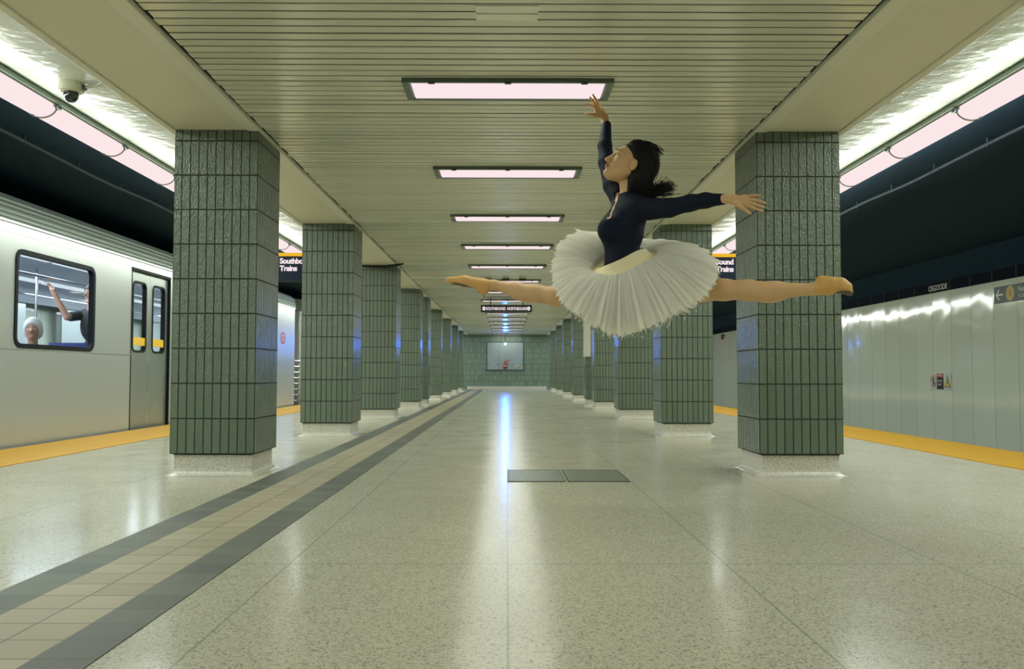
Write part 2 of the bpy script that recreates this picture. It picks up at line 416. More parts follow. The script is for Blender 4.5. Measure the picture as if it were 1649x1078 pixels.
EX = {0: 'biggest one above the dancer', 4: 'just above the pointed toe', 5: 'behind three small boxes', 7: 'beside the white louvre vent',
      8: 'hidden just behind the hanging sign', 15: 'right at the end wall'}
LY = 5.39
for k in range(-2, 16):
    r = ceiling_lamp(LY + 2.34*k)
    if k < 0: lab = 'rectangular ceiling light overhead, %s' % ('out of view just before the nearest column' if k == -1 else 'behind the camera')
    else: lab = '%s lit rectangular ceiling light counting away from the camera, %s' % (NTH[k], EX.get(k, 'in the middle row'))
    tag(r, lab, 'ceiling light', 'ceiling lights down the middle of the platform')

# ------------------------------------------------------------------ strip lights over the platform edges
SEG, S0 = 1.20, 6.70 - 1.20*4
CXL, RA, RB, ZL = 3.56, .115, .088, 2.79
def strip_lamp(sd):
    root = empty('strip_light', (sd*CXL, 0, ZL))
    b = MB(); n = 16; L = SEG - .03
    def ringp(y, k=1.0): return [(RA*k*math.cos(PI*j/n), y, -RB*k*math.sin(PI*j/n)) for j in range(n+1)]
    stations = [(.0,.55),(.008,.82),(.025,.96),(.05,1.0),(L-.05,1.0),(L-.025,.96),(L-.008,.82),(L,.55)]
    vs = []; fs = []
    for yy, k in stations: vs += ringp(yy, k)
    m = n+1
    for i in range(len(stations)-1):
        for j in range(n): fs.append((i*m+j, i*m+j+1, (i+1)*m+j+1, (i+1)*m+j))
    fs += [tuple(range(m)), tuple((len(stations)-1)*m + j for j in range(m-1,-1,-1))]
    b.add(vs, fs); b.build('diffuser', M_TUBEGLOW, root, smooth=True)
    b = MB(); pts = [( (RA+.004)*math.cos(PI*j/n), L+.015, -(RB+.004)*math.sin(PI*j/n)) for j in range(n+1)]
    b.tube(pts, .006, 6); b.build('end_ring', M_RING, root, smooth=True)
    b = MB(); b.box((-sd*(RA+.012)-.012, L-.01, -.03), (-sd*(RA+.012)+.012, L+.04, 0)); b.build('clip', M_CLIP, root)
    return root
for sd, nm in ((-1, 'left'), (1, 'right')):
    rail = MB(); rail.box((min(sd*3.44, sd*3.69), -6, 2.792), (max(sd*3.44, sd*3.69), 40.5, ZU))
    rail.box((min(sd*3.425, sd*3.44), -6, 2.80), (max(sd*3.425, sd*3.44), 40.5, 2.822))
    tag(rail.build('lamp_rail', M_RAIL, bevel=.004), 'long grey green housing rail carrying the strip lights on the %s' % nm, 'light rail')
    proto = strip_lamp(sd)
    kk = 0
    for k in range(0, 32):
        r = proto if k == 0 else copy_tree(proto)
        y0 = S0 + SEG*k; r.location = (sd*CXL, y0, ZL)
        if y0 + SEG > 4.3 and kk < 4:
            lab = '%s strip light seen before the nearest %s column, counting from the picture edge' % (['first (cut by the frame)', 'second', 'third', 'fourth and last'][kk], nm)
            lab = ['strip light cut by the %s edge of the picture, over the track edge', 'second strip light from the %s picture edge, over the track edge',
                   'third strip light from the %s picture edge, over the track edge', 'small end of a strip light touching the nearest %s column'][kk] % nm
            kk += 1
        elif 13.0 < y0 + SEG/2 < 15.3:
            lab = 'strip light seen between the two nearest %s columns above the sign, %s one' % (nm, 'nearer' if y0 + SEG/2 < 14 else 'farther')
        elif y0 + SEG <= 4.3: lab = 'strip light over the %s track edge beside the camera, out of view' % nm
        else: lab = 'strip light over the %s track edge hidden behind the row of columns' % nm
        tag(r, lab, 'strip light', 'strip lights over the %s track edge' % nm)
    LEN = 40.0
    area('strip_light_lamp_down', (sd*CXL, S0 + LEN/2 - 1, ZL-RB-.012), (0,0,0), .16, LEN, P_STRIP_DOWN*LEN, STRIPC)
    for s2 in (-1, 1):
        if s2 == 1:   # towards the tunnel: the lens shines sideways
            area('strip_light_lamp_side', (sd*(CXL+RA+.02), S0+LEN/2-1, ZL-.05), (0, -sd*PI*.5, 0), .06, LEN, P_STRIP_UP*(2.6 if sd > 0 else .7)*LEN, STRIPC)
        else:
            area('strip_light_lamp_side', (sd*(CXL-RA-.02), S0+LEN/2-1, ZL-.045), (0, sd*PI*.62, 0), .06, LEN, P_STRIP_UP*LEN, STRIPC)

# ------------------------------------------------------------------ CCTV dome
root = empty('security_camera', (-3.16, 6.33, ZU))
b = MB(); b.lathe([(0,0),(.085,0),(.088,-.03),(.086,-.062),(.07,-.072),(0,-.072)], (0,0,0), 32); b.build('base', simple('cctv_cream', (.62,.62,.47), .4), root, smooth=False)
b = MB(); b.lathe([(.05,-.068),(.052,-.09),(.047,-.115),(.033,-.135),(.015,-.145),(0,-.147)], (0,0,0), 24); b.build('dome', simple('cctv_dome', (.01,.02,.025), .08, coat=1), root, smooth=True)
b = MB(); b.box((.075,-.02,-.05),(.105,.02,-.02)); b.build('cable_gland', M_CLIP, root)
tag(root, 'cream dome security camera with dark glass under the left track-side ceiling', 'security camera')
b = MB(); pts = [Vector((-3.06, 6.33, ZU-.035)), Vector((-2.95, 6.28, ZU-.03)), Vector((-2.86, 6.2, ZU-.03)), Vector((-2.76, 6.05, ZU-.06)), Vector((-2.66, 5.9, ZU-.16)), Vector((-2.55, 5.82, H+.045)), Vector((-2.49, 5.78, H-.005))]
fine_p = []
for i in range(len(pts)-1):
    for q in range(12): fine_p.append(pts[i].lerp(pts[i+1], q/12))
b.tube(fine_p, [.011 + .0025*(i % 2) for i in range(len(fine_p))], 8)
tag(b.build('flexible_cable', simple('flex_conduit', (.45,.48,.38), .4, .3)), 'ribbed flexible cable from the dome security camera to the left beam', 'cable')

# ------------------------------------------------------------------ signs
M_NAVY = simple('sign_navy', (.004,.012,.026), .5, spec=.15)
M_SIGNY = glow('sign_yellow', (.86,.48,.03), 1.0)
M_LETTER = glow('lit_letters', (.97,.83,.86), 1.0)
M_MUTE = simple('pale_letters', (.70,.78,.70), .5)
def text(s, size, mat, M, parent, name='lettering', bold=0.0, depth=.002, align='LEFT', space=1.0, sx=1.0):
    c = bpy.data.curves.new('t', 'FONT'); c.body = s; c.size = size; c.extrude = depth; c.offset = bold; c.align_x = align; c.space_character = space
    o = bpy.data.objects.new('t', c); COL.objects.link(o); dg = bpy.context.evaluated_depsgraph_get(); dg.update()
    me = bpy.data.meshes.new_from_object(o.evaluated_get(dg)); bpy.data.objects.remove(o)
    me.transform(Matrix.Diagonal((sx,1,1,1))); me.transform(M); me.materials.clear(); me.materials.append(mat)
    q = bpy.data.objects.new(name, me); COL.objects.link(q)
    if parent: q.parent = parent
    return q
FRONT = Matrix.Rotation(PI/2, 4, 'X')            # text facing -Y
for sd, nm in ((-1, 'left'), (1, 'right')):
    y = 12.0; x0, x1 = sorted((sd*2.18, sd*3.16)); cx = (x0+x1)/2
    root = empty('platform_sign', (cx, y, 2.0))
    hw = (x1-x0)/2
    b = MB(); b.box((-hw, 0, 0), (hw, .09, .345)); b.build('panel', M_NAVY, root, bevel=.004)
    b = MB(); b.box((-hw, -.003, .345), (hw, .092, .392)); b.build('top_band', M_SIGNY, root)
    b = MB()
    for q in (-sd*.25, -sd*.9): b.tube([(hw*q, .045, .39), (hw*q, .045, ZU-2.0 if abs(cx+hw*q) > XO+.03 else H-2.0)], .012, 8)
    b.build('hanger', M_CLIP, root)
    if sd < 0:
        text('Southbound', .101, M_LETTER, Matrix.Translation((-3.10-cx, -.004, .245)) @ FRONT, root, bold=.0035, space=.93)
        text('Trains', .101, M_LETTER, Matrix.Translation((-3.10-cx, -.004, .145)) @ FRONT, root, bold=.0035, space=.93)
    else:
        text('Northbound', .101, M_LETTER, Matrix.Translation((3.09-cx, -.004, .245)) @ FRONT, root, bold=.0035, align='RIGHT', space=.93)
        text('Trains', .101, M_LETTER, Matrix.Translation((3.09-cx, -.004, .145)) @ FRONT, root, bold=.0035, align='RIGHT', space=.93)
    tag(root, 'dark blue hanging sign reading %s Trains under a yellow band' % ('Southbound' if sd < 0 else 'Northbound'), 'sign')
# middle direction sign
y = 21.4; root = empty('direction_sign', (-.02, y, 2.24))
b = MB(); b.box((-.62, 0, 0), (.62, .08, .175)); b.build('panel', M_BLACK, root, bevel=.004)
b = MB(); b.tube([(-.38, .04, .17), (-.38, .04, ZC-2.24)], .012, 8); b.tube([(.40, .04, .17), (.40, .04, ZC-2.24)], .012, 8); b.build('hanger', M_CLIP, root)
text('SOUTHBOUND', .098, M_LETTER, Matrix.Translation((-.495, -.004, .052)) @ FRONT, root, bold=.002, sx=.70)
text('NORTHBOUND', .098, M_LETTER, Matrix.Translation((.02, -.004, .052)) @ FRONT, root, bold=.002, sx=.70)
for q, s2 in ((-.545, -1), (.545, 1)):
    b = MB(); c = []
    b.add([(q+.04*math.cos(PI*k/4), -.004, .088+.05*math.sin(PI*k/4)) for k in range(8)], [tuple(range(8))], 0)
    b.add([(q-s2*.022, -.006, .094), (q-s2*.022, -.006, .082), (q+s2*.004, -.006, .082), (q+s2*.004, -.006, .070), (q+s2*.026, -.006, .088), (q+s2*.004, -.006, .106), (q+s2*.004, -.006, .094)], [tuple(range(7))], 1)
    b.build('arrow', [M_LETTER, M_BLACK], root, recalc=False)
tag(root, 'small black hanging sign with white lettering and an arrow at each end', 'sign')
# three small boxes, louvre
for q, cx in enumerate((-.36, -.03, .29)):
    b = MB(); b.box((cx-.065, 16.75, ZC-.055), (cx+.065, 16.95, ZC+.002), 0); b.box((cx-.07, 16.74, ZC-.06), (cx+.07, 16.752, ZC-.025), 1)
    tag(b.build('ceiling_box', [M_TRIM, M_CLIP]), '%s of three small boxes on the ceiling above the front foot' % ['leftmost', 'middle', 'rightmost'][q], 'box')
root = empty('louvre_vent', (-.1, 20.15, ZC))
b = MB(); b.box((-.47, -.30, -.03), (.47, -.27, 0)); b.box((-.47, .67, -.03), (.47, .7, 0)); b.box((-.47, -.3, -.03), (-.44, .7, 0)); b.box((.44, -.3, -.03), (.47, .7, 0)); b.build('frame', M_FRAME, root)
b = MB()
for q in range(30): b.box((-.43+q*.029, -.28, -.02), (-.43+q*.029+.017, .68, -.005))
b.build('louvre', simple('white_louvre', (.82,.82,.74), .4), root)
tag(root, 'white louvred vent panel in the ceiling before the small black hanging sign', 'vent')

# trackside signs on the right wall (face -X): local x runs toward the camera (-Y)
WF = Matrix(((0,0,-1,0),(-1,0,0,0),(0,1,0,0),(0,0,0,1)))      # text x->-Y, y->Z, normal->-X
def wallM(y, z, off=0): return Matrix.Translation((WALLX - .013 - off, y, z)) @ WF
o = text('OSGOODE', .150, M_MUTE, wallM(17.06, 2.345, .006), None, 'station_name', bold=.0, space=1.02, sx=.98)
tag(o, 'pale station name lettering OSGOODE on the black band of the right wall', 'lettering')
root = empty('wayfinding_sign', (WALLX, 14.77, 1.93)); 
def at(dy, z, off=0): return Matrix.Translation((-.014-off, -dy, z)) @ WF
b = MB(); b.box((-.014, -3.0, 0), (0, 0, .275)); b.build('panel', simple('sign_charcoal', (.045,.065,.06), .4), root)
b = MB()
M_ARW = M_MUTE
def poly(pts, mat, off, name, thick=.002):
    b = MB(); M = at(0, 0, off); n = len(pts)
    vs = [M @ Vector((x, z, 0)) for x, z in pts] + [M @ Vector((x, z, -thick)) for x, z in pts]
    b.add(vs, [tuple(range(n)), tuple(range(2*n-1, n-1, -1))] + [(i, (i+1)%n, n+(i+1)%n, n+i) for i in range(n)]); return b.build(name, mat, root)
poly([(.05,.137),(.14,.225),(.175,.225),(.105,.152),(.27,.152),(.27,.122),(.105,.122),(.175,.05),(.14,.05)], M_ARW, .002, 'arrow')
circ = lambda cx, cz, r, n=32: [(cx + r*math.cos(2*PI*i/n), cz + r*math.sin(2*PI*i/n)) for i in range(n)]
poly(circ(.48, .14, .125), simple('pale_ring', (.42,.42,.30), .5), .002, 'line_badge_rim')
poly(circ(.48, .14, .110), simple('line_yellow', (.62,.42,.10), .5), .004, 'line_badge')
text('1', .16, M_BLACK, at(.445, .085, .007), root, 'number')
text('Northbound', .125, M_MUTE, at(.70, .145, .003), root, bold=.001)
text('To Downsview', .075, M_MUTE, at(.70, .048, .003), root, bold=.001)
tag(root, 'dark wall sign with white arrow and yellow numbered circle at the right picture edge', 'sign')
root = empty('warning_sign', (WALLX, 17.08, .455))
b = MB(); b.box((-.012, -.80, 0), (0, 0, .315)); b.build('backplate', simple('sign_white', (.52,.60,.56), .4), root, bevel=.003)
b = MB(); b.box((-.015, -.53, .01), (-.012, -.27, .235)); b.build('black_field', M_BLACK, root)
b = MB(); b.box((-.015, -.53, .235), (-.012, -.27, .305)); b.build('red_field', simple('sign_red', (.45,.06,.03), .5), root)
M_WH = simple('sign_lettering_white', (.6,.66,.66), .5)
def at(dy, z, off=0): return Matrix.Translation((-.012-off, -dy, z)) @ WF
text('DANGER', .052, M_WH, at(.305, .253, .004), root, sx=.9)
text('Stay off', .062, M_WH, at(.29, .15, .004), root, sx=.95); text('tracks', .062, M_WH, at(.31, .085, .004), root, sx=.95)
R0 = circ(.135, .157, .115, 40); 
b = MB(); M = at(0,0,.002); n = 40
for i in range(n):
    a0, a1 = 2*PI*i/n, 2*PI*(i+1)/n
    q = [M @ Vector((.135+r*.95*math.cos(a), .157+r*math.sin(a), 0)) for r, a in ((.115,a0),(.115,a1),(.094,a1),(.094,a0))]; b.quad(*q)
q = [M @ Vector(p) for p in ((.055,.215,0),(.07,.235,0),(.215,.10,0),(.20,.08,0))]; b.quad(*q)
b.build('prohibition_ring', simple('sign_ring_red', (.45,.05,.035), .5), root, recalc=False)
poly([(.125,.225),(.15,.225),(.155,.20),(.15,.185),(.165,.14),(.16,.08),(.145,.08),(.14,.12),(.13,.08),(.115,.08),(.118,.13),(.115,.18)], M_BLACK, .0035, 'walking_figure')
poly([(.56,.045),(.785,.045),(.672,.275)], M_BLACK, .002, 'triangle_border')
poly([(.585,.06),(.76,.06),(.672,.245)], simple('sign_tri_yellow', (.62,.50,.02), .5), .0035, 'triangle')
poly([(.68,.19),(.65,.13),(.672,.13),(.655,.075),(.70,.145),(.678,.145),(.695,.19)], M_BLACK, .005, 'lightning_bolt')
tag(root, 'small three part danger sign on the pale right wall', 'sign')
b = MB(); b.tube([(WALLX-.10, 33.2, 2.24), (WALLX-.10, 33.2, 2.04)], [.05,.05], 12); b.box((WALLX-.1, 33.18, 2.18), (WALLX, 33.22, 2.22))
tag(b.build('signal_lamp', simple('dull_red', (.16,.012,.012), .4), smooth=False), 'tiny dark red lamp high on the far right wall', 'lamp')

# white box on the fifth right column, pad of writing free
root = empty('wall_cabinet', (1.845, 20.66, 1.14))
b = MB(); b.box((-.05, -.10, 0), (.10, .08, .95)); b.build('body', simple('white_cabinet', (.72,.72,.58), .4), root, bevel=.005)
b = MB(); b.box((-.04, -.106, .02), (.09, -.1, .93)); b.build('door', simple('white_cabinet_door', (.76,.76,.62), .4), root)
tag(root, 'tall narrow white box on the fifth right column below the tutu', 'cabinet')

# floor grates
for q, (x0, x1) in enumerate(((0.004, .405), (.425, .850))):
    root = empty('floor_grate', ((x0+x1)/2, 6.53, 0)); w = (x1-x0)/2
    b = MB(); b.box((-w+.006, -.355, 0), (w-.006, .355, .003)); b.build('grille', M_GRATE, root)
    b = MB()
    for a, c_ in (((-w,-.365,0),(w,-.355,.0045)), ((-w,.355,0),(w,.365,.0045)), ((-w-.003,-.355,0),(-w+.006,.355,.0045)), ((w-.006,-.355,0),(w,.355,.0045))): b.box(a, c_)
    b.build('edge', M_CLIP, root)
    tag(root, '%s half of the flat metal grate in the terrazzo floor' % ['left', 'right'][q], 'floor grate')

# a drip tray/cable on top of the third left column
b = MB(); pts = [(-XO+.02, 14.60, H-.02), (-XO+.2, 14.56, H-.045), (-XI-.15, 14.55, H-.045), (-XI+.02, 14.55, H-.02), (-XI+.13, 14.6, H+.01)]
b.tube(pts, [.012,.022,.026,.024,.01], 8)
tag(b.build('cable_bundle', simple('black_rubber', (.01,.014,.02), .5)), 'black cable bundle drooping at the top of the third left column', 'cable')

# end wall doors, extinguisher, beacon
root = empty('access_panel', (-.085, YE, .93))
M_GP = simple('grey_panel_paint', (.34,.42,.42), .45, .1)
b = MB(); b.box((-.87,-.03,0),(-.84,0,1.30)); b.box((.84,-.03,0),(.87,0,1.30)); b.box((-.87,-.03,1.27),(.87,0,1.30)); b.box((-.87,-.05,-.03),(.87,0,0)); b.build('frame', M_CLIP, root)
for nm2, x0, x1 in (('leaf', -.838, -.293), ('leaf', -.287, .287), ('leaf', .293, .838)):
    b = MB(); b.box((x0,-.02,.002),(x1,-.005,1.268)); lf = b.build(nm2, M_GP, root)
    b = MB()
    for hx in (x0+.03, x1-.05) if nm2 == 'leaf' and x0 != -.287 else (0.02,):
        b.box((hx, -.03, .22), (hx+.03, -.02, .28)); b.box((hx, -.03, .50), (hx+.02, -.02, .53))
    b.build('lock', M_CLIP, lf)
tag(root, 'grey three leaf metal panel set in the green tiled end wall', 'panel')
root = empty('fire_extinguisher', (-.09, YE-.14, .97)); M_RED = simple('extinguisher_red', (.42,.03,.02), .3)
b = MB(); b.lathe([(0,0),(.075,0),(.08,.02),(.08,.24),(.065,.28),(.025,.30),(.02,.32),(0,.32)], (0,0,0), 20); b.build('cylinder', M_RED, root, smooth=True)
b = MB(); b.lathe([(.0815,.10),(.0815,.17)], (0,0,0), 20); b.build('label_band', simple('label_pale', (.5,.5,.45), .5), root)
b = MB(); b.box((-.05,-.015,.33),(.03,.015,.345)); b.box((-.06,-.015,.36),(.02,.015,.372)); b.tube([(0,0,.31),(0,0,.35)], .014, 8); b.build('handle', M_BLACK, root)
b = MB(); b.tube([(.02,0,.34),(.09,-.02,.33),(.11,-.02,.22),(.09,-.02,.06)], .01, 8); b.build('hose', M_BLACK, root)
b = MB(); b.box((-.03,.07,.1),(.03,.12,.2)); b.build('bracket', M_CLIP, root)
tag(root, 'red fire extinguisher hung on the grey panel of the end wall', 'fire extinguisher')
b = MB(); b.box((-.03, YE-.03, 1.30), (.14, YE-.02, 1.40)); tag(b.build('wall_notice', simple('notice_orange', (.65,.17,.08), .5)), 'small orange notice just above the extinguisher on the end wall', 'notice')
b = MB(); b.lathe([(0,0),(.07,0),(.065,.03),(.03,.04),(0,.04)], (.50, YE-.02, 1.10), 16, M=Matrix.Rotation(PI/2, 3, 'X')); tag(b.build('call_point', simple('call_yellow', (.62,.50,.25), .5)), 'round yellow fitting right of the extinguisher on the grey panel', 'fitting')
root = empty('blue_beacon', (-.075, 39.6, 2.08))
RXM = Matrix.Rotation(PI/2, 3, 'X')
b = MB(); b.tube([(0,.03,.09),(0,.03,ZC-2.08)], .01, 8); b.lathe([(0,-.07),(.075,-.07),(.075,-.02),(.06,0),(0,0)], (0,0,0), 24, M=RXM); b.build('mount', M_CLIP, root)
b = MB(); b.lathe([(.055,0),(.052,.02),(.040,.04),(.02,.052),(0,.055)], (0,0,0), 24, M=RXM); b.build('lens', glow('blue_lens', (.06,.36,1.0), 45.0), root, smooth=True)
tag(root, 'glowing blue beacon lamp hanging in front of the end wall', 'beacon')
l = bpy.data.lights.new('beacon_light', 'SPOT'); l.energy = 150; l.color = (.02,.20,1.0); l.shadow_soft_size = .05; l.spot_size = math.radians(150); l.spot_blend = .6
lo = bpy.data.objects.new('beacon_light', l); COL.objects.link(lo); lo.parent = root; lo.location = (0,-.12,0); lo.rotation_euler = (-PI/2, 0, 0)
l = bpy.data.lights.new('beacon_halo', 'POINT'); l.energy = 9; l.color = (.03,.25,1.0); l.shadow_soft_size = .05
lo = bpy.data.objects.new('beacon_halo', l); COL.objects.link(lo); lo.parent = root; lo.location = (0,-.10,.0)

# ------------------------------------------------------------------ subway train on the left track
t = NT('brushed_steel'); P = t.pos()
mp = t.n('ShaderNodeMapping'); mp.inputs['Scale'].default_value = (1, .12, 1); t.l(P, mp.inputs[0])
c = t.mix(t.noise(mp.outputs[0], 1.4, 4), (.50,.54,.515), (.56,.60,.575))
M_STEEL = t.set(c, .30, .55); t.bump(t.noise(mp.outputs[0], 2.2, 2), .10, .02)
M_DOOR = simple('door_steel', (.40,.45,.40), .35, .8)
M_ROOF = simple('train_roof_ribs', (.40,.47,.42), .4, .7)
M_RUB = simple('window_rubber', (.008,.012,.014), .5, spec=.12)
M_INT = simple('train_lining', (.62,.66,.68), .5)
M_IFL = simple('train_floor', (.10,.11,.13), .6)
M_SEAT = simple('seat_blue', (.035,.045,.22), .7)
M_POLE = simple('grab_pole_steel', (.6,.6,.6), .2, .9)
M_TLED = glow('train_lamp', (.80,.90,1.0), 1.0)
t = NT('train_glass'); tr = t.n('ShaderNodeBsdfTransparent'); tr.inputs[0].default_value = (.86,.93,.93,1); gl = t.n('ShaderNodeBsdfGlossy'); gl.inputs['Roughness'].default_value = .05
fr = t.n('ShaderNodeFresnel'); fr.inputs[0].default_value = 1.45; mxs = t.n('ShaderNodeMixShader'); t.l(fr.outputs[0], mxs.inputs[0]); t.l(tr.outputs[0], mxs.inputs[1]); t.l(gl.outputs[0], mxs.inputs[2])
t.l(mxs.outputs[0], t.t.nodes['Material Output'].inputs[0]); M_GLASS = t.m
M_TYEL = simple('door_yellow', (.80,.52,.03), .5)
TX = -5.0; XF = -7.95; ZT0, ZT1 = 1.04, 1.99
train = empty('subway_train', (0, 0, 0))
tag(train, 'stainless steel subway train alongside the left platform edge', 'train')
def rounded(y0, y1, z0, z1, r, n=5):
    out = []
    for cy, cz, a0 in ((y1-r, z1-r, 0), (y0+r, z1-r, PI/2), (y0+r, z0+r, PI), (y1-r, z0+r, 1.5*PI)):
        for i in range(n+1): a = a0 + PI/2*i/n; out.append((cy + r*math.cos(a), cz + r*math.sin(a)))
    return out
def ring_between(b, x, outer, inner, mi=0):
    n = len(outer); vs = [(x, y, z) for y, z in outer] + [(x, y, z) for y, z in inner]
    b.add(vs, [(i, (i+1)%n, n+(i+1)%n, n+i) for i in range(n)], mi)
def frame_ring(x, d, y0, y1, z0, z1, r, w, name, mat, parent):
    b = MB(); o = rounded(y0, y1, z0, z1, r); i_ = rounded(y0+w, y1-w, z0+w, z1-w, max(r-w, .01)); n = len(o)
    vs = [(x+d, y, z) for y, z in o] + [(x+d, y, z) for y, z in i_] + [(x-.03, y, z) for y, z in o] + [(x-.05, y, z) for y, z in i_]
    fs = []
    for k in range(n):
        k2 = (k+1) % n; fs += [(k, k2, n+k2, n+k), (k, 2*n+k, 2*n+k2, k2), (n+k, n+k2, 3*n+k2, 3*n+k)]
    b.add(vs, fs); return b.build(name, mat, parent)
def hole_rect(y0, y1, z0, z1, r): return (y0, y1, z0, z1, r)
def side_wall(b, x, ya, yb, holes, mi=0, zb=-.03, zt=2.27):
    # strips between the openings, with the rounded corner infill of every opening
    ys = sorted(holes)
    cur = ya
    for (y0, y1, z0, z1, r) in ys:
        b.quad((x,cur,zb),(x,y0,zb),(x,y0,zt),(x,cur,zt), mi)
        if z0 > zb: b.quad((x,y0,zb),(x,y1,zb),(x,y1,z0),(x,y0,z0), mi)
        b.quad((x,y0,z1),(x,y1,z1),(x,y1,zt),(x,y0,zt), mi)
        for cy, cz, sy, sz in ((y1,z1,-1,-1),(y0,z1,1,-1),(y0,z0,1,1),(y1,z0,-1,1)):
            if z0 <= zb and sz > 0: continue
            pts = [(x, cy, cz)]
            for i in range(6): a = PI/2*i/5; pts.append((x, cy + sy*r*(1-math.sin(a)), cz + sz*r*(1-math.cos(a))))
            b.add(pts, [(0, i, i+1) for i in range(1, 6)], mi)
        cur = y1
    b.quad((x,cur,zb),(x,yb,zb),(x,yb,zt),(x,cur,zt), mi)
def train_car(ya, yb, wins, doors, name):
    body = MB()
    holes = [hole_rect(a, c_, ZT0, ZT1, .09) for a, c_ in wins] + [hole_rect(a, c_, -.03, 2.15, .05) for a, c_ in doors]
    side_wall(body, TX, ya+.10, yb-.10, holes, 0)
    # far side
    body.quad((XF,ya,-.03),(XF,yb,-.03),(XF,yb,1.15),(XF,ya,1.15)); body.quad((XF,ya,1.95),(XF,yb,1.95),(XF,yb,2.27),(XF,ya,2.27))
    q = ya
    while q < yb - .1: body.quad((XF,q,1.15),(XF,min(q+.8,yb),1.15),(XF,min(q+.8,yb),1.95),(XF,q,1.95)); q += 2.0
    # rounded body ends
    for ye, s2 in ((ya, 1), (yb, -1)):
        pts = [(TX, ye + s2*.10)] + [(TX - .10*(1-math.cos(a)), ye + s2*.10*(1-math.sin(a))) for a in (PI/8, PI/4, 3*PI/8, PI/2)] + [(XF, ye)]
        for i in range(len(pts)-1): body.quad((*pts[i], -.03), (*pts[i+1], -.03), (*pts[i+1], 2.27), (*pts[i], 2.27))
    bd = body.build('body_shell', M_STEEL, train)
    # skirt below the sill, belt line, cant rail
    b = MB(); b.sweep([(TX-.02,-.03),(TX+.012,-.03),(TX+.012,-.055),(TX-.03,-.075),(TX-.04,-.95)], ya+.05, yb-.05); b.box((XF, ya+.05, -.95), (XF+.02, yb-.05, -.03)); b.box((XF, ya+.3, -.2), (TX-.02, yb-.3, -.05)); b.build('skirt', M_ROOF, train)
    b = MB()
    segs = []; cur = ya+.1
    for a, c_ in sorted(doors): segs.append((cur, a-.01)); cur = c_+.01
    segs.append((cur, yb-.1))
    for a, c_ in segs:
        b.box((TX-.01, a, .990), (TX+.006, c_, 1.002)); b.box((TX-.01, a, 2.165), (TX+.004, c_, 2.172))
    b.box((TX-.01, ya+.1, 2.262), (TX+.018, yb-.1, 2.285)); b.build('belt_moulding', M_STEEL, train)
    # roof with ribs
    prof = [(TX-.002,2.27)]
    base = [(TX,2.30),(TX-.012,2.40),(TX-.045,2.50),(TX-.12,2.57),(TX-.35,2.62),(-6.5,2.68)]
    fine2 = []
    for i in range(len(base)-1):
        for q in range(6):
            t_ = q/6; fine2.append((base[i][0]*(1-t_)+base[i+1][0]*t_, base[i][1]*(1-t_)+base[i+1][1]*t_))
    fine2.append(base[-1])
    for i, (x, z) in enumerate(fine2):
        prof.append((x + (.010 if (i % 3) == 0 and i < 20 else 0), z))
    prof += [(-2*6.48 - x, z) for x, z in reversed(base[:-1])]
    b = MB(); b.sweep(prof, ya, yb); b.add([(x, ya, z) for x, z in prof], [tuple(range(len(prof)))]); b.add([(x, yb, z) for x, z in prof], [tuple(range(len(prof)))])
    b.build('roof', M_ROOF, train)
    # windows
    for a, c_ in wins:
        f = frame_ring(TX, .012, a-.035, c_+.035, ZT0-.035, ZT1+.035, .12, .048, 'window', M_RUB, train)
        b = MB(); b.quad((TX-.02,a,ZT0),(TX-.02,c_,ZT0),(TX-.02,c_,ZT1),(TX-.02,a,ZT1)); b.build('pane', M_GLASS, f, recalc=False)
    for a, c_ in doors:
        mid = (a+c_)/2
        b = MB(); b.box((TX-.06, a-.015, 2.13), (TX+.01, c_+.015, 2.165)); b.box((TX-.06,a-.02,-.03),(TX+.004,a,2.15)); b.box((TX-.06,c_,-.03),(TX+.004,c_+.02,2.15)); b.build('door_frame', M_RUB, train)
        for y0, y1 in ((a, mid-.004), (mid+.004, c_)):
            leaf = MB(); g0, g1 = y0+.115, y1-.115
            side_wall(leaf, TX-.035, y0, y1, [hole_rect(g0, g1, 1.05, 1.985, .08)], 0, -.03, 2.13)
            lf = leaf.build('door', M_DOOR, train)
            frame_ring(TX-.035, .008, g0-.018, g1+.018, 1.032, 2.003, .095, .028, 'window_seal', M_RUB, lf)
            b = MB(); b.quad((TX-.045,g0,1.05),(TX-.045,g1,1.05),(TX-.045,g1,1.985),(TX-.045,g0,1.985)); b.build('pane', M_GLASS, lf, recalc=False)
            b = MB(); b.box((TX-.041, g0+.01, 1.125), (TX-.036, g1-.01, 1.235)); b.build('warning_band', M_TYEL, lf)
    # interior
    b = MB()
    b.box((XF+.03, ya+.05, -.02), (TX-.07, yb-.05, 0), 1)
    b.box((XF+.03, ya+.05, 2.17), (TX-.07, yb-.05, 2.2), 0)
    b.quad((XF+.06,ya,0),(XF+.06,yb,0),(XF+.06,yb,1.15),(XF+.06,ya,1.15),0); b.quad((XF+.06,ya,1.9),(XF+.06,yb,1.9),(XF+.35,yb,2.17),(XF+.35,ya,2.17),0)
    b.box((XF+.03, ya+.05, 0), (TX-.12, ya+.08, 2.17), 0); b.box((XF+.03, yb-.08, 0), (TX-.12, yb-.05, 2.17), 0)
    b.build('interior_lining', [M_INT, M_IFL], train)
    b = MB(); q = ya + .4
    while q < yb - 1.5:
        b.box((-5.78, q, 2.135), (-5.66, q+1.15, 2.168)); b.box((-7.28, q, 2.135), (-7.16, q+1.15, 2.168)); q += 1.3
    b.build('interior_lamp', M_TLED, train)
    b = MB(); b.tube([(-5.70, ya+.5, 1.93), (-5.70, yb-.5, 1.93)], .016, 8); b.tube([(-7.2, ya+.5, 1.93), (-7.2, yb-.5, 1.93)], .016, 8)
    q = ya + 1.3
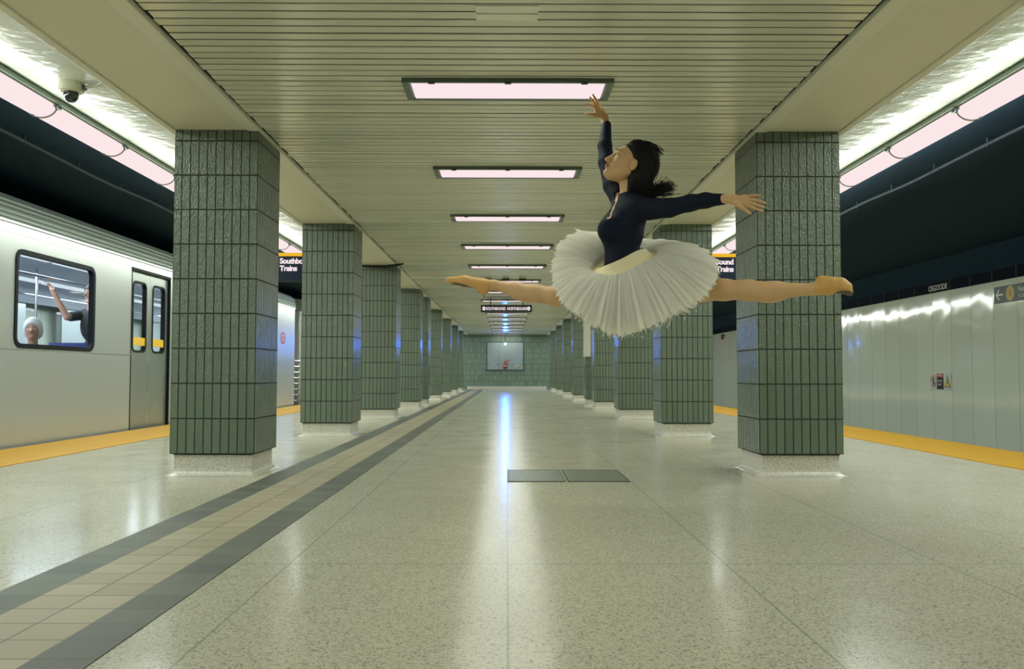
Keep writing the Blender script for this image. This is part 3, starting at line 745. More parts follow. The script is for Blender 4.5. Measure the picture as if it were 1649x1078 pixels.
    while q < yb - 1: b.tube([(-6.45, q, 0), (-6.45, q, 2.17)], .017, 8); b.tube([(-5.70,q,1.93),(-5.70,q,2.17)], .012, 6); q += 2.6
    b.build('grab_rail', M_POLE, train)
    b = MB(); q = ya + .6
    while q < yb - 1.2:
        if not any(a - .8 < q < c_ + .1 for a, c_ in doors):
            b.box((XF+.1, q, .36), (XF+.58, q+.5, .45)); b.box((XF+.08, q, .45), (XF+.17, q+.5, .98))
        q += .54
    b.build('bench', M_SEAT, train)
    for yy in np.arange(ya+2, yb, 5.2):
        l = area('train_interior_light', (-6.47, float(yy), 2.12), (0,0,0), 1.6, 3.6, 150, (.80,.90,1.0)); l.parent = train
DC = [12.43 - 5.2*k for k in (-1, 0, 1, 2)]
train_car(-2.2, 20.9, [(9.0,10.67),(14.2,15.87),(3.8,5.47),(-1.4,.27)], [(d-.66, d+.66) for d in DC], 'car')
C2 = 23.1 + .75
train_car(-2.2+23.85, 20.9+23.85, [(a+23.85, c_+23.85) for a, c_ in [(9.0,10.67),(14.2,15.87),(3.8,5.47),(-1.4,.27)]], [(d-.66+23.85, d+.66+23.85) for d in DC], 'car')
# gangway and barrier springs between the cars
b = MB()
for q in range(9): b.box((-7.5, 20.93+q*.078, -.1), (-5.45, 20.96+q*.078, 2.42))
b.box((-7.45, 20.9, -.05), (-5.5, 21.65, 2.38)); b.build('gangway_bellows', simple('bellows_rubber', (.03,.035,.035), .7), train)
for q in range(8):
    b = MB(); z = .12 + q*.135; b.tube([(-5.06, 20.88 + .77*i/14, z - .02*math.sin(PI*i/14)) for i in range(15)], [.011 + .004*(i%2) for i in range(15)], 6); b.build('barrier_spring', M_POLE, train)
# red emblem near the car end: round badge with a pale stroke
b = MB(); M = Matrix(((0,0,1,0),(1,0,0,0),(0,1,0,0),(0,0,0,1)))
em = simple('emblem_red', (.60,.09,.05), .5)
def emb(pts, off): b.add([(TX+off, 19.72 + y, 1.53 + z) for y, z in pts], [tuple(range(len(pts)))])
n = 28
for i in range(n):
    a0, a1 = 2*PI*i/n, 2*PI*(i+1)/n
    b.quad(*[(TX+.004, 19.72 + 1.5*r*math.cos(a), 1.53 + r*math.sin(a)) for r, a in ((.135,a0),(.135,a1),(.10,a1),(.10,a0))])
emb([(-.10,.04),(.10,.04),(.10,.0),(.03,.0),(.03,-.09),(-.03,-.09),(-.03,0),(-.10,0)], .004)
b.build('emblem', em, train, recalc=False)

# ------------------------------------------------------------------ signed distance bodies
class Field:
    def __init__(s, lo, hi, h):
        s.lo = np.array(lo, np.float32); s.h = h
        s.n = np.ceil((np.array(hi)-np.array(lo))/h).astype(int)+1
        s.F = np.full(s.n, .3, np.float32)
    def _sub(s, lo, hi):
        a = np.clip(np.floor((np.array(lo)-s.lo)/s.h).astype(int), 0, s.n-1); b = np.clip(np.ceil((np.array(hi)-s.lo)/s.h).astype(int)+1, 1, s.n)
        sl = tuple(slice(int(i), int(max(j, i+1))) for i, j in zip(a, b))
        g = [ (s.lo[k] + s.h*np.arange(sl[k].start, sl[k].stop)).astype(np.float32) for k in range(3)]
        return sl, g[0][:,None,None], g[1][None,:,None], g[2][None,None,:]
    def _put(s, sl, D, k, op):
        A = s.F[sl]
        if op == 'add':
            hh = np.maximum(k - np.abs(A-D), 0)/k; s.F[sl] = np.minimum(A, D) - hh*hh*k*.25
        elif op == 'cut':
            D = -D; hh = np.maximum(k - np.abs(A-D), 0)/k; s.F[sl] = np.maximum(A, D) + hh*hh*k*.25
    def cone(s, a, b, ra, rb, k=.02, op='add'):
        a = np.array(a, float); b = np.array(b, float); m = max(ra, rb)+k+.03
        sl, X, Y, Z = s._sub(np.minimum(a,b)-m, np.maximum(a,b)+m); d = b-a; L = float(d@d)+1e-9
        t = np.clip(((X-a[0])*d[0]+(Y-a[1])*d[1]+(Z-a[2])*d[2])/L, 0, 1)
        D = np.sqrt((X-a[0]-t*d[0])**2+(Y-a[1]-t*d[1])**2+(Z-a[2]-t*d[2])**2) - (ra+(rb-ra)*t)
        s._put(sl, D, k, op)
    def ell(s, c, r, M=None, k=.02, op='add'):
        c = np.array(c, float); M = np.eye(3) if M is None else M; m = max(r)+k+.03      # rows of M: the axes
        sl, X, Y, Z = s._sub(c-m, c+m); q = [ (X-c[0])*M[i][0]+(Y-c[1])*M[i][1]+(Z-c[2])*M[i][2] for i in range(3)]
        k0 = np.sqrt(sum((q[i]/r[i])**2 for i in range(3))); k1 = np.sqrt(sum((q[i]/r[i]**2)**2 for i in range(3)))+1e-9
        s._put(sl, k0*(k0-1)/k1, k, op)
    def chain(s, pts, rs, k=.02):
        for i in range(len(pts)-1): s.cone(pts[i], pts[i+1], rs[i], rs[i+1], k)
    def plane(s, p, nrm, k=.004):      # keeps the side the normal points away from
        nrm = np.array(nrm, float); nrm /= np.linalg.norm(nrm)
        sl, X, Y, Z = s._sub(s.lo, s.lo+s.h*s.n); D = (X-p[0])*nrm[0]+(Y-p[1])*nrm[1]+(Z-p[2])*nrm[2]
        s.F = np.maximum(s.F, D.astype(np.float32))
    def mesh(s, name, mat, parent=None, off=0.0, smooth=1):
        F = s.F - off; N = F < 0
        c = np.zeros(tuple(s.n-1), np.uint8)
        for i in (0,1):
            for j in (0,1):
                for k in (0,1): c += N[i:F.shape[0]-1+i, j:F.shape[1]-1+j, k:F.shape[2]-1+k]
        act = np.argwhere((c > 0) & (c < 8)); idx = np.full(c.shape, -1, np.int64); idx[tuple(act.T)] = np.arange(len(act))
        acc = np.zeros((len(act),3)); cnt = np.zeros(len(act))
        for ax in range(3):
            o1, o2 = [q for q in range(3) if q != ax]
            for i in (0,1):
                for j in (0,1):
                    p = act.copy(); p[:,o1] += i; p[:,o2] += j; q = p.copy(); q[:,ax] += 1
                    fa = F[tuple(p.T)]; fb = F[tuple(q.T)]; m = (fa < 0) != (fb < 0)
                    t = fa[m]/(fa[m]-fb[m]); pt = p[m].astype(float); pt[:,ax] += t; acc[m] += pt; cnt[m] += 1
        V = acc/cnt[:,None]*s.h + s.lo
        quads = []
        for ax in range(3):
            o1, o2 = [(1,2),(2,0),(0,1)][ax]
            sl0 = [slice(None)]*3; sl1 = [slice(None)]*3; sl0[ax] = slice(0,-1); sl1[ax] = slice(1,None)
            e = np.argwhere(N[tuple(sl0)] != N[tuple(sl1)])
            e = e[(e[:,o1] > 0) & (e[:,o2] > 0) & (e[:,o1] < F.shape[o1]-1) & (e[:,o2] < F.shape[o2]-1)]
            ins = N[tuple(e.T)]
            def g(a, b_):
                q = e.copy(); q[:,o1] -= a; q[:,o2] -= b_; return idx[tuple(q.T)]
            Q = np.stack([g(1,1), g(0,1), g(0,0), g(1,0)], 1); Q[~ins] = Q[~ins][:, ::-1]; quads.append(Q)
        Q = np.concatenate(quads); Q = Q[(Q >= 0).all(1)]
        me = bpy.data.meshes.new(name); me.vertices.add(len(V)); me.vertices.foreach_set('co', V.astype(np.float32).ravel())
        me.loops.add(Q.size); me.loops.foreach_set('vertex_index', Q.astype(np.int32).ravel()); me.polygons.add(len(Q))
        me.polygons.foreach_set('loop_start', np.arange(0, Q.size, 4, dtype=np.int32)); me.polygons.foreach_set('use_smooth', np.ones(len(Q), bool))
        me.update(calc_edges=True); me.materials.append(mat)
        o = bpy.data.objects.new(name, me); COL.objects.link(o)
        if parent: o.parent = parent; o.matrix_parent_inverse = parent.matrix_world.inverted()
        if smooth:
            sm = o.modifiers.new('smooth', 'SMOOTH'); sm.factor = .5; sm.iterations = smooth
        return o

# a point of the figure from its drawn height and side position at a distance y from the viewer
RCAM = np.array(cam.matrix_world.to_3x3()); ECAM = np.array(cam.matrix_world.translation)
def J(u, v, y):
    d = RCAM @ np.array([(u-824.5)/FPX, -(v-539.0)/FPX, -1.0]); return ECAM + d*(y/d[1])

# ------------------------------------------------------------------ the dancer
t = NT('skin'); P = t.pos()
M_SKIN = t.set(t.mix(t.noise(P, 30, 3), (.66,.41,.20), (.72,.46,.24)), .48, 0, .4, sub=.12)
M_LEO = simple('navy_leotard', (.004,.009,.023), .75, spec=.25)
M_SHOE = simple('tan_ballet_shoe', (.70,.40,.12), .55); M_SOLE = simple('shoe_sole', (.14,.10,.06), .7)
M_HAIR = simple('black_hair', (.009,.008,.009), .62, spec=.3)
M_LIP = simple('lips', (.36,.10,.07), .4); M_EYEW = simple('eye_white', (.7,.68,.62), .2); M_IRIS = simple('eye_iris', (.02,.012,.008), .1)
YD = 5.0
droot = empty('dancer', tuple(J(1008, 455, YD)) )
droot.location.z = float(J(1008, 455, YD)[2])
tag(droot, 'leaping ballet dancer in navy long sleeved leotard and cream tutu, arm raised', 'person')
bpy.context.view_layer.update()
lat = np.array([.46,-.89,0]); lat /= np.linalg.norm(lat)        # towards her left side (near the viewer)
fwd = np.array([lat[1], -lat[0], 0])                            # facing left
up = np.array([0,0,1.0])
TM = np.array([fwd, lat, up])
# torso leans back a little
tl = .16; up2 = up*math.cos(tl) - fwd*math.sin(tl); fw2 = fwd*math.cos(tl) + up*math.sin(tl); TM2 = np.array([fw2, lat, up2])
def torso(f, grow=0.0):
    f.ell(J(1010,450,YD), (.105+grow,.150+grow,.10+grow), TM, .04)
    f.ell(J(1001,421,YD), (.083+grow,.112+grow,.10+grow), TM2, .05)
    f.ell(J(1003,375,YD), (.106+grow,.130+grow,.145+grow), TM2, .05)
    f.ell(J(1013,344,YD), (.090+grow,.140+grow,.085+grow), TM2, .04)
    f.ell(J(979,370,YD-.072), (.055+grow,.054+grow,.062+grow), TM2, .06)
    f.ell(J(982,368,YD+.07), (.055+grow,.054+grow,.062+grow), TM2, .06)
    f.cone(J(1000,333,YD+.10), J(1030,333,YD-.10), .050+grow, .052+grow, .04)
    f.cone(J(1016,322,YD), J(1011,300,YD), .060+grow, .047+grow, .045)
ARM_N = [J(1046,337,YD-.13), J(1078,335,YD-.21), J(1112,327,YD-.27), J(1136,323,YD-.31), J(1166,321,YD-.35)]
ARM_NR = [.056, .044, .038, .034, .023]
ARM_F = [J(1002,330,YD+.12), J(986,300,YD+.22), J(977,262,YD+.31), J(974,235,YD+.36), J(976.5,202,YD+.42)]
ARM_FR = [.050, .046, .043, .035, .024]
LEG_N = [J(1040,462,YD-.06), J(1105,466,YD-.16), J(1166,467,YD-.26), J(1205,468,YD-.32), J(1250,469,YD-.38), J(1306,466,YD-.44)]
LEG_NR = [.098, .082, .054, .052, .046, .030]
LEG_F = [J(990,465,YD+.06), J(940,471,YD+.13), J(894,477.5,YD+.20), J(862,473,YD+.24), J(830,467,YD+.28), J(795,459,YD+.32)]
LEG_FR = [.098, .078, .053, .050, .042, .028]
lo = np.min([J(712,560,YD-.6), J(712,560,YD+.6)], 0); hi = np.max([J(1385,150,YD-.6), J(1385,150,YD+.6)], 0); lo[2] = J(1000,520,YD-.5)[2]; lo[1] = YD-.56; hi[1] = YD+.56
# head frame: face points left, chin lifted
ta = math.radians(27); hf0 = np.array([-.98,-.20,0]); hf0 /= np.linalg.norm(hf0)
hf = hf0*math.cos(ta) + up*math.sin(ta); hu = up*math.cos(ta) - hf0*math.sin(ta); hl = np.cross(hu, hf)
HM = np.array([hf, hl, hu]); HC = J(1011.5, 266.5, YD)       # frame origin between the ears at eye level
hs = 1.13
def HP(f, l, u): return HC + (hf*f + hl*l + hu*u)*hs
NEARS = 1 if hl[1] < 0 else -1
def head(f):
    f.ell(HP(-.015,0,.035), tuple(hs*x for x in (.092,.074,.082)), HM, .02)             # cranium
    f.ell(HP(.025,0,-.012), tuple(hs*x for x in (.066,.060,.088)), HM, .03)
    f.cone(HP(.035,0,-.055), HP(.068,0,-.092), .046*hs, .022*hs, .03)                      # jaw to chin
    for s in (-1,1):
        f.cone(HP(-.005,s*.050,-.050), HP(.055,s*.018,-.090), .018*hs, .016*hs, .025)      # jaw line
        f.ell(HP(.055,s*.036,-.022), (.024*hs,.022*hs,.020*hs), HM, .02)                   # cheek
        f.ell(HP(.088,s*.030,.012), (.014*hs,.017*hs,.010*hs), HM, .012, 'cut')            # eye socket
        f.ell(HP(.0705,s*.031,.010), (.0130*hs,.015*hs,.012*hs), HM, .006)                  # eyelid
    f.ell(HP(.078,0,.034), (.016*hs,.045*hs,.012*hs), HM, .02)                            # brow
    f.cone(HP(.090,0,.012), HP(.108,0,-.026), .007*hs, .0105*hs, .012)                     # nose
    f.ell(HP(.112,0,-.030), (.010*hs,.010*hs,.009*hs), HM, .008)
    for s in (-1,1): f.ell(HP(.097,s*.012,-.033), (.009*hs,.007*hs,.007*hs), HM, .006)
    f.ell(HP(.094,0,-.053), (.010*hs,.020*hs,.0065*hs), HM, .005); f.ell(HP(.091,0,-.066), (.0095*hs,.018*hs,.0065*hs), HM, .005)
    f.ell(HP(.083,0,-.090), (.016*hs,.020*hs,.014*hs), HM, .014)                           # chin
    for s in (-1,1):
        f.ell(HP(-.010,s*.074,-.012), (.019*hs,.013*hs,.031*hs), HM, .005); f.ell(HP(-.006,s*.087,-.008), (.010*hs,.006*hs,.018*hs), HM, .004, 'cut'); f.ell(HP(-.006,s*.076,-.036), (.009*hs,.009*hs,.009*hs), HM, .006)
def hand_near(f):
    Y = YD - .36; W = J(1166,321,YD-.35)
    pc = [J(1166,320.5,Y), J(1180,321,Y-.01), J(1196,323,Y-.02)]
    f.cone(pc[0], J(1182,318,Y-.01), .022, .019, .012); f.cone(pc[0], J(1184,325,Y-.02), .020, .017, .012)
    kn = [J(1199,316.5,Y-.015), J(1201,320.5,Y-.025), J(1200,325,Y-.03), J(1197,329,Y-.03)]
    for q in kn: f.cone(J(1182,322,Y-.015), q, .016, .0115, .010)
    tips = [[J(1212,315.2,Y-.03), J(1224.5,314.8,Y-.045)], [J(1216,322,Y-.05), J(1232,327,Y-.06)], [J(1214,328.5,Y-.05), J(1231,334,Y-.05)], [J(1211,334.5,Y-.05), J(1228,340,Y-.04)]]
    for q, (m, e) in zip(kn, tips): f.chain([q, m, e], [.0098,.0086,.0066], .004)
    f.chain([J(1184,326.5,Y-.03), J(1194,334,Y-.05), J(1202,339.5,Y-.06), J(1208,344,Y-.065)], [.014,.0115,.0098,.0075], .006)
def hand_far(f):
    Y = YD + .43
    f.cone(J(976.5,202,YD+.42), J(973,192,Y), .023, .020, .012); f.cone(J(973,192,Y), J(966,182,Y-.01), .021, .019, .015); f.cone(J(976,190,Y), J(969,178,Y+.02), .017, .015, .012)
    kn = [J(961,181,Y-.035), J(961.5,176.5,Y-.015), J(963.5,173.5,Y+.005), J(966,173.5,Y+.025)]
    for q in kn: f.cone(J(968,183,Y), q, .016, .0115, .010)
    tips = [[J(957,171,Y-.05), J(946,167.5,Y-.055)], [J(957.5,167,Y-.02), J(950,157,Y-.03)], [J(960,164,Y), J(955,152.5,Y-.005)], [J(962,165,Y+.03), J(957.5,155.5,Y+.035)]]
    for q, (m, e) in zip(kn, tips): f.chain([q, m, e], [.0098,.0086,.0066], .004)
    f.chain([J(966,187,Y-.03), J(957,185,Y-.055), J(950,184,Y-.065), J(943,183.5,Y-.07)], [.014,.0115,.0095,.0072], .006)
FOOT_N = [J(1306,466,YD-.44), J(1330,462,YD-.47), J(1352,460,YD-.49), J(1371,465,YD-.50)]
FOOT_F = [J(795,459,YD+.32), J(774,458,YD+.34), J(748,452,YD+.36), J(722,451,YD+.38)]
def feet(f, grow=0.0, which='NF', start=0):
    if 'N' in which:
        f.cone(J(1308,466,YD-.44), J(1332,464,YD-.465), .029+grow, .033+grow, .02); f.cone(J(1322,452,YD-.46), J(1340,455,YD-.48), .022+grow, .025+grow, .02)
        f.cone(J(1332,462,YD-.465), J(1354,461,YD-.485), .034+grow, .030+grow, .02)
        f.cone(J(1354,456,YD-.485), J(1365,462,YD-.495), .025+grow, .020+grow, .015); f.cone(J(1354,462,YD-.485), J(1368,471,YD-.50), .024+grow, .014+grow, .015)
    if 'F' in which:
        f.cone(J(795,459,YD+.32), J(777,460,YD+.335), .029+grow, .030+grow, .02); f.ell(J(779,466,YD+.335), (.030+grow,.028+grow,.030+grow), None, .02)
        f.cone(J(777,458,YD+.335), J(748,452.5,YD+.36), .031+grow, .027+grow, .02); f.cone(J(748,452.5,YD+.36), J(722,451.5,YD+.38), .026+grow, .015+grow, .02)
VX = .0042
f = Field(lo, hi, VX)
torso(f); f.chain(ARM_N, ARM_NR, .02); f.chain(ARM_F, ARM_FR, .02); f.chain(LEG_N, LEG_NR, .03); f.chain(LEG_F, LEG_FR, .03)
f.ell(J(1236,473,YD-.36), (.09,.045,.046), None, .03); f.ell(J(848,474,YD+.26), (.085,.042,.044), None, .03)   # calves
head(f); hand_near(f); hand_far(f); feet(f)
body = f.mesh('body', M_SKIN, droot)
def face_point(l, u, out=.0):                 # first point of the face met from the front
    for q in np.arange(.15, .02, -.0005):
        p_ = HP(q, l, u); ii = (p_ - f.lo)/f.h; i0 = np.floor(ii).astype(int); w_ = ii - i0; v_ = 0
        for a_ in (0,1):
            for b_ in (0,1):
                for c_ in (0,1): v_ += (w_[0] if a_ else 1-w_[0])*(w_[1] if b_ else 1-w_[1])*(w_[2] if c_ else 1-w_[2])*f.F[i0[0]+a_, i0[1]+b_, i0[2]+c_]
        if v_ < 0: return p_ + hf*out
    return HP(.05, l, u)
BROW = {k: [face_point(k*(.011+.038*w_), .030+.0065*math.sin(PI*min(1,w_*1.15)), .0005) for w_ in np.linspace(0,1,12)] for k in (-1,1)}
LASH = {k: [face_point(k*(.016+.030*w_), .0085+.0060*math.sin(PI*w_), .0006) for w_ in np.linspace(0,1,10)] for k in (-1,1)}
EYEP = {k: face_point(k*.030, .0095, -.0040) for k in (-1,1)}
del f
# leotard
f = Field((lo[0]+.75, YD-.48, J(1000,462,YD)[2]), (J(1172,320,YD-.35)[0]+.05, YD+.50, J(975,200,YD+.42)[2]+.04), VX)
torso(f, .005); f.chain(ARM_N, [r+.006 for r in ARM_NR], .02); f.chain(ARM_F, [r+.006 for r in ARM_FR], .02)
nb = J(1012,308,YD)                         # collar line: sloping down to the front
sl, X, Y, Z = f._sub(nb-np.array([.11,.11,.02]), nb+np.array([.11,.11,.16]))
cn = up*.93 + fwd*.30; cn /= np.linalg.norm(cn)
D = (X-nb[0])*cn[0]+(Y-nb[1])*cn[1]+(Z-nb[2])*cn[2]; f.F[sl] = np.maximum(f.F[sl], D.astype(np.float32))
front = []
for q in range(22):                         # narrow open neckline following the front of the chest
    w_ = q/21; u_, v_ = 997 - 17.5*w_, 310 + 41*w_
    for yy in np.arange(YD-.30, YD+.10, .003):
        p_ = J(u_, v_, yy); ii = np.round((p_ - f.lo)/f.h).astype(int)
        if (ii >= 0).all() and (ii < f.n).all() and f.F[tuple(ii)] < 0: front.append((p_, .019 - .007*w_)); break
for (p_, r_), (p2_, r2_) in zip(front[:-1], front[1:]): f.cone(p_, p2_, r_, r2_, .002, 'cut')
leo = f.mesh('leotard', M_LEO, droot); del f
# shoes
for w, nm in (('N','trailing'), ('F','front')):
    a = FOOT_N if w == 'N' else FOOT_F; pts = np.array(a)
    f = Field(pts.min(0)-.08, pts.max(0)+.08, .004); feet(f, .004, w)
    ax = a[-1]-a[0]; ax /= np.linalg.norm(ax); f.plane(a[0]+ax*.012, -ax)
    o = f.mesh('ballet_shoe', M_SHOE, droot); del f
    # sole patch
    f = Field(pts.min(0)-.08, pts.max(0)+.08, .004); feet(f, .006, w)
    c0 = J(1360,474,YD-.49) if w == 'N' else J(742,461,YD+.365)
    sl, X, Y, Z = f._sub(pts.min(0)-.08, pts.max(0)+.08)
    r = (.050,.045,.022) if w == 'N' else (.095,.035,.024)
    D = np.sqrt(((X-c0[0])/r[0])**2+((Y-c0[1])/r[1])**2+((Z-c0[2])/r[2])**2)-1; f.F = np.maximum(f.F, D.astype(np.float32)*.02)
    so = f.mesh('sole', M_SOLE, o); del f

# hair
f = Field(J(985,325,YD-.2)-np.array([0,0,0]), J(1095,215,YD+.2), .0036)
f = Field((J(985,0,YD)[0], YD-.2, J(0,330,YD)[2]), (J(1095,0,YD)[0], YD+.2, J(0,215,YD)[2]), .0036)
f.ell(HP(-.030,0,.042), tuple(hs*x for x in (.104,.088,.092)), HM, .02)
f.ell(HP(-.062,0,-.010), tuple(hs*x for x in (.072,.084,.085)), HM, .03)
f.ell(HP(-.075,0,-.070), tuple(hs*x for x in (.050,.075,.065)), HM, .03)
f.cone(HP(-.09,.0,-.09), HP(-.165,-NEARS*.0,-.100), .045, .022, .03); f.cone(HP(-.165,0,-.100), HP(-.205,0,-.080), .022, .004, .015)
f.cone(HP(-.05,NEARS*.055,-.06), HP(-.055,NEARS*.05,-.125), .040, .016, .03)
sl, X, Y, Z = f._sub(f.lo, f.lo+f.h*f.n)
pc = HP(.040,0,.03)          # keep the face free
fc = hf*.86 - hu*.28; 
for l_ in (0,):
    D = -((X-pc[0])*-hf[0]+(Y-pc[1])*-hf[1]+(Z-pc[2])*-hf[2])
for c_, r_ in ((HP(.088,0,-.035), (.103,.2,.100)), (HP(.055,0,-.12), (.085,.2,.085))): f.ell(c_, tuple(hs*x for x in r_), HM, .02, 'cut')
f.ell(HP(-.004,NEARS*.085,-.014), (.032,.034,.040), HM, .01, 'cut'); f.ell(HP(-.004,-NEARS*.085,-.014), (.032,.034,.040), HM, .01, 'cut')
hair = f.mesh('hair', M_HAIR, droot); HF = f
def settle(p, o_):                            # lays a strand point on the surface of the hair
    for _ in range(5):
        ii = np.round((p - HF.lo)/HF.h).astype(int)
        if (ii < 1).any() or (ii >= HF.n-1).any(): return None
        v_ = HF.F[tuple(ii)]; g_ = np.array([HF.F[ii[0]+1,ii[1],ii[2]]-HF.F[ii[0]-1,ii[1],ii[2]], HF.F[ii[0],ii[1]+1,ii[2]]-HF.F[ii[0],ii[1]-1,ii[2]], HF.F[ii[0],ii[1],ii[2]+1]-HF.F[ii[0],ii[1],ii[2]-1]])
        if v_ > .045: return None
        L_ = np.linalg.norm(g_)
        if L_ < 1e-6: return None
        p = p - g_/L_*(v_ - o_)*.8
    return p
rs = random.Random(11); b = MB()
def spl(P_, n):
    P_ = [P_[0]] + P_ + [P_[-1]]; out = []
    for i in range(1, len(P_)-2):
        for q in range(n):
            u = q/n; p0, p1, p2, p3 = P_[i-1:i+3]; out.append(.5*((2*p1)+(-p0+p2)*u+(2*p0-5*p1+4*p2-p3)*u*u+(-p0+3*p1-3*p2+p3)*u**3))
    return out + [P_[-2]]
for i in range(1300):
    w_ = rs.uniform(-1,1); g_ = rs.uniform(0,1); o_ = rs.uniform(-.003,.007) + (.012*rs.random() if rs.random() < .15 else 0)
    c_ = math.sqrt(max(.02, 1-w_*w_))
    st = [(.052-.05*abs(w_), .100*c_+.012), (-.02, .128*c_+.004), (-.085, .105*c_), (-.122, .045*c_), (-.125, -.02), (-.118, -.075), (-.125, -.115)]
    k0 = int(g_*4); pp = []

    for q, (ff, uu) in enumerate(st[k0:]):
        lat_ = w_*(.094 if q+k0 < 5 else .080); e_ = o_*(1 + .5*q)
        pp.append(settle(HP(ff*(c_*.45+.55) - e_ + rs.uniform(-.003,.003), lat_*(1+o_*6) + rs.uniform(-.004,.004), uu + o_ + rs.uniform(-.004,.004)), .001+max(0,o_)))
    while len(pp) > 2 and pp[0] is None: pp.pop(0)
    pp = [p_ for p_ in pp if p_ is not None]
    if len(pp) < 2: continue
    if rs.random() < .55: pp.append(pp[-1] - hf*rs.uniform(.01,.06) + up*rs.uniform(-.02,.03)); 
    if rs.random() < .3: pp.append(pp[-1] - hf*rs.uniform(.02,.05) + up*rs.uniform(-.01,.03))
    P2 = spl(pp, 4); n_ = len(P2); r_ = rs.uniform(.0013,.0022)
    b.tube(P2, [r_*(1-.75*max(0,(q/n_-.5)*2)) for q in range(n_)], 4, cap=False)
for i in range(260):       # the lock that flies out behind
    s0 = HP(-.11 + rs.uniform(-.01,.02), rs.uniform(-.05,.05), -.085 + rs.uniform(-.03,.03)); e_ = J(1074 + rs.gauss(0,6), 303 + rs.gauss(0,6), YD + rs.uniform(-.04,.04))
    m_ = s0*.45 + e_*.55 - up*rs.uniform(.0,.03); P2 = spl([s0 + hf*.04, s0, m_, e_, e_ + up*rs.uniform(-.01,.012) - hf*rs.uniform(0,.012)], 4); n_ = len(P2)
    b.tube(P2, [.0024*(1-.6*q/n_) for q in range(n_)], 4, cap=False)
for i in range(420):       # side hair falling behind the ears
    s_ = rs.choice((-1,1)); a_ = rs.uniform(0,1); j_ = lambda: rs.uniform(-.004,.004)
    st = [(.048-.06*a_, .045, .100), (.030-.07*a_, .080, .060), (-.020-.055*a_, .092, .020), (-.040-.045*a_, .090, -.030), (-.038-.05*a_, .080, -.080), (-.045-.05*a_, .070, -.125)]
    pp = [settle(HP(ff+j_(), s_*ll+j_(), uu+j_()), .001+rs.random()*.004) for ff, ll, uu in st[rs.randint(0,1):]]; pp = [p_ for p_ in pp if p_ is not None]
    if len(pp) > 2: P2 = spl(pp, 4); b.tube(P2, [rs.uniform(.0013,.0022)*(1-.7*q/len(P2)) for q in range(len(P2))], 4, cap=False)
for i in range(60):        # loose hairs over the crown
    w_ = rs.uniform(-.06,.06); pp = [HP(.03,w_,.105), HP(-.02,w_,.132+rs.uniform(0,.012)), HP(-.07+rs.uniform(-.02,.02),w_*1.1,.132+rs.uniform(0,.022)), HP(-.11+rs.uniform(-.02,.01),w_*1.1,.115+rs.uniform(0,.03))]
    b.tube(spl(pp, 4), .0013, 4, cap=False)
hs_o = b.build('hair_strands', M_HAIR, hair, smooth=True, recalc=False)
hs_o['kind'] = 'stuff'
def ellmesh(name, c, r, M, mat, n=14):
    b = MB(); vs = []; fs = []
    for i in range(n+1):
        for j in range(2*n):
            a, bb = PI*i/n, PI*j/n; q = np.array([math.sin(a)*math.cos(bb)*r[0], math.sin(a)*math.sin(bb)*r[1], math.cos(a)*r[2]])
            vs.append(tuple(c + q @ M))
    for i in range(n):
        for j in range(2*n): fs.append((i*2*n+j, (i+1)*2*n+j, (i+1)*2*n+(j+1)%(2*n), i*2*n+(j+1)%(2*n)))
    b.add(vs, fs); o = b.build(name, mat, droot, smooth=True); o.matrix_parent_inverse = droot.matrix_world.inverted(); return o
for s_ in (-1,1):
    ellmesh('eye', EYEP[s_], (.0075*hs,.0110*hs,.0048*hs), HM, M_EYEW)
    ellmesh('iris', EYEP[s_] + hf*.0048*hs, (.0040*hs,.0048*hs,.0044*hs), HM, M_IRIS)
    b = MB(); b.tube(BROW[s_], [.0016,.0024,.0028,.0030,.0030,.0030,.0028,.0026,.0022,.0018,.0014,.0008], 6); o = b.build('eyebrow', M_HAIR, droot, smooth=True); o.matrix_parent_inverse = droot.matrix_world.inverted()
    b = MB(); b.tube(LASH[s_], [.0007,.0012,.0015,.0017,.0017,.0017,.0017,.0015,.0012,.0007], 6); o = b.build('eyelashes', M_HAIR, droot, smooth=True); o.matrix_parent_inverse = droot.matrix_world.inverted()
ellmesh('upper_lip', HP(.0965,0,-.0545), (.0095*hs,.019*hs,.0048*hs), HM, M_LIP); ellmesh('lower_lip', HP(.0935,0,-.0645), (.0095*hs,.017*hs,.0052*hs), HM, M_LIP)

# tutu: rings of gathered net from the waist outwards
t = NT('tutu_net'); tr = t.n('ShaderNodeBsdfTransparent'); df = t.n('ShaderNodeBsdfDiffuse'); tl_ = t.n('ShaderNodeBsdfTranslucent'); 
df.inputs[0].default_value = (.98,.97,.89,1); tl_.inputs[0].default_value = (.98,.97,.89,1)
m1 = t.n('ShaderNodeMixShader'); m1.inputs[0].default_value = .45; t.l(df.outputs[0], m1.inputs[1]); t.l(tl_.outputs[0], m1.inputs[2])
m2 = t.n('ShaderNodeMixShader'); m2.inputs[0].default_value = .80; t.l(tr.outputs[0], m2.inputs[1]); t.l(m1.outputs[0], m2.inputs[2]); t.l(m2.outputs[0], t.t.nodes['Material Output'].inputs[0])
M_TUTU = t.m; M_BASQUE = simple('cream_basque', (.86,.76,.46), .7)
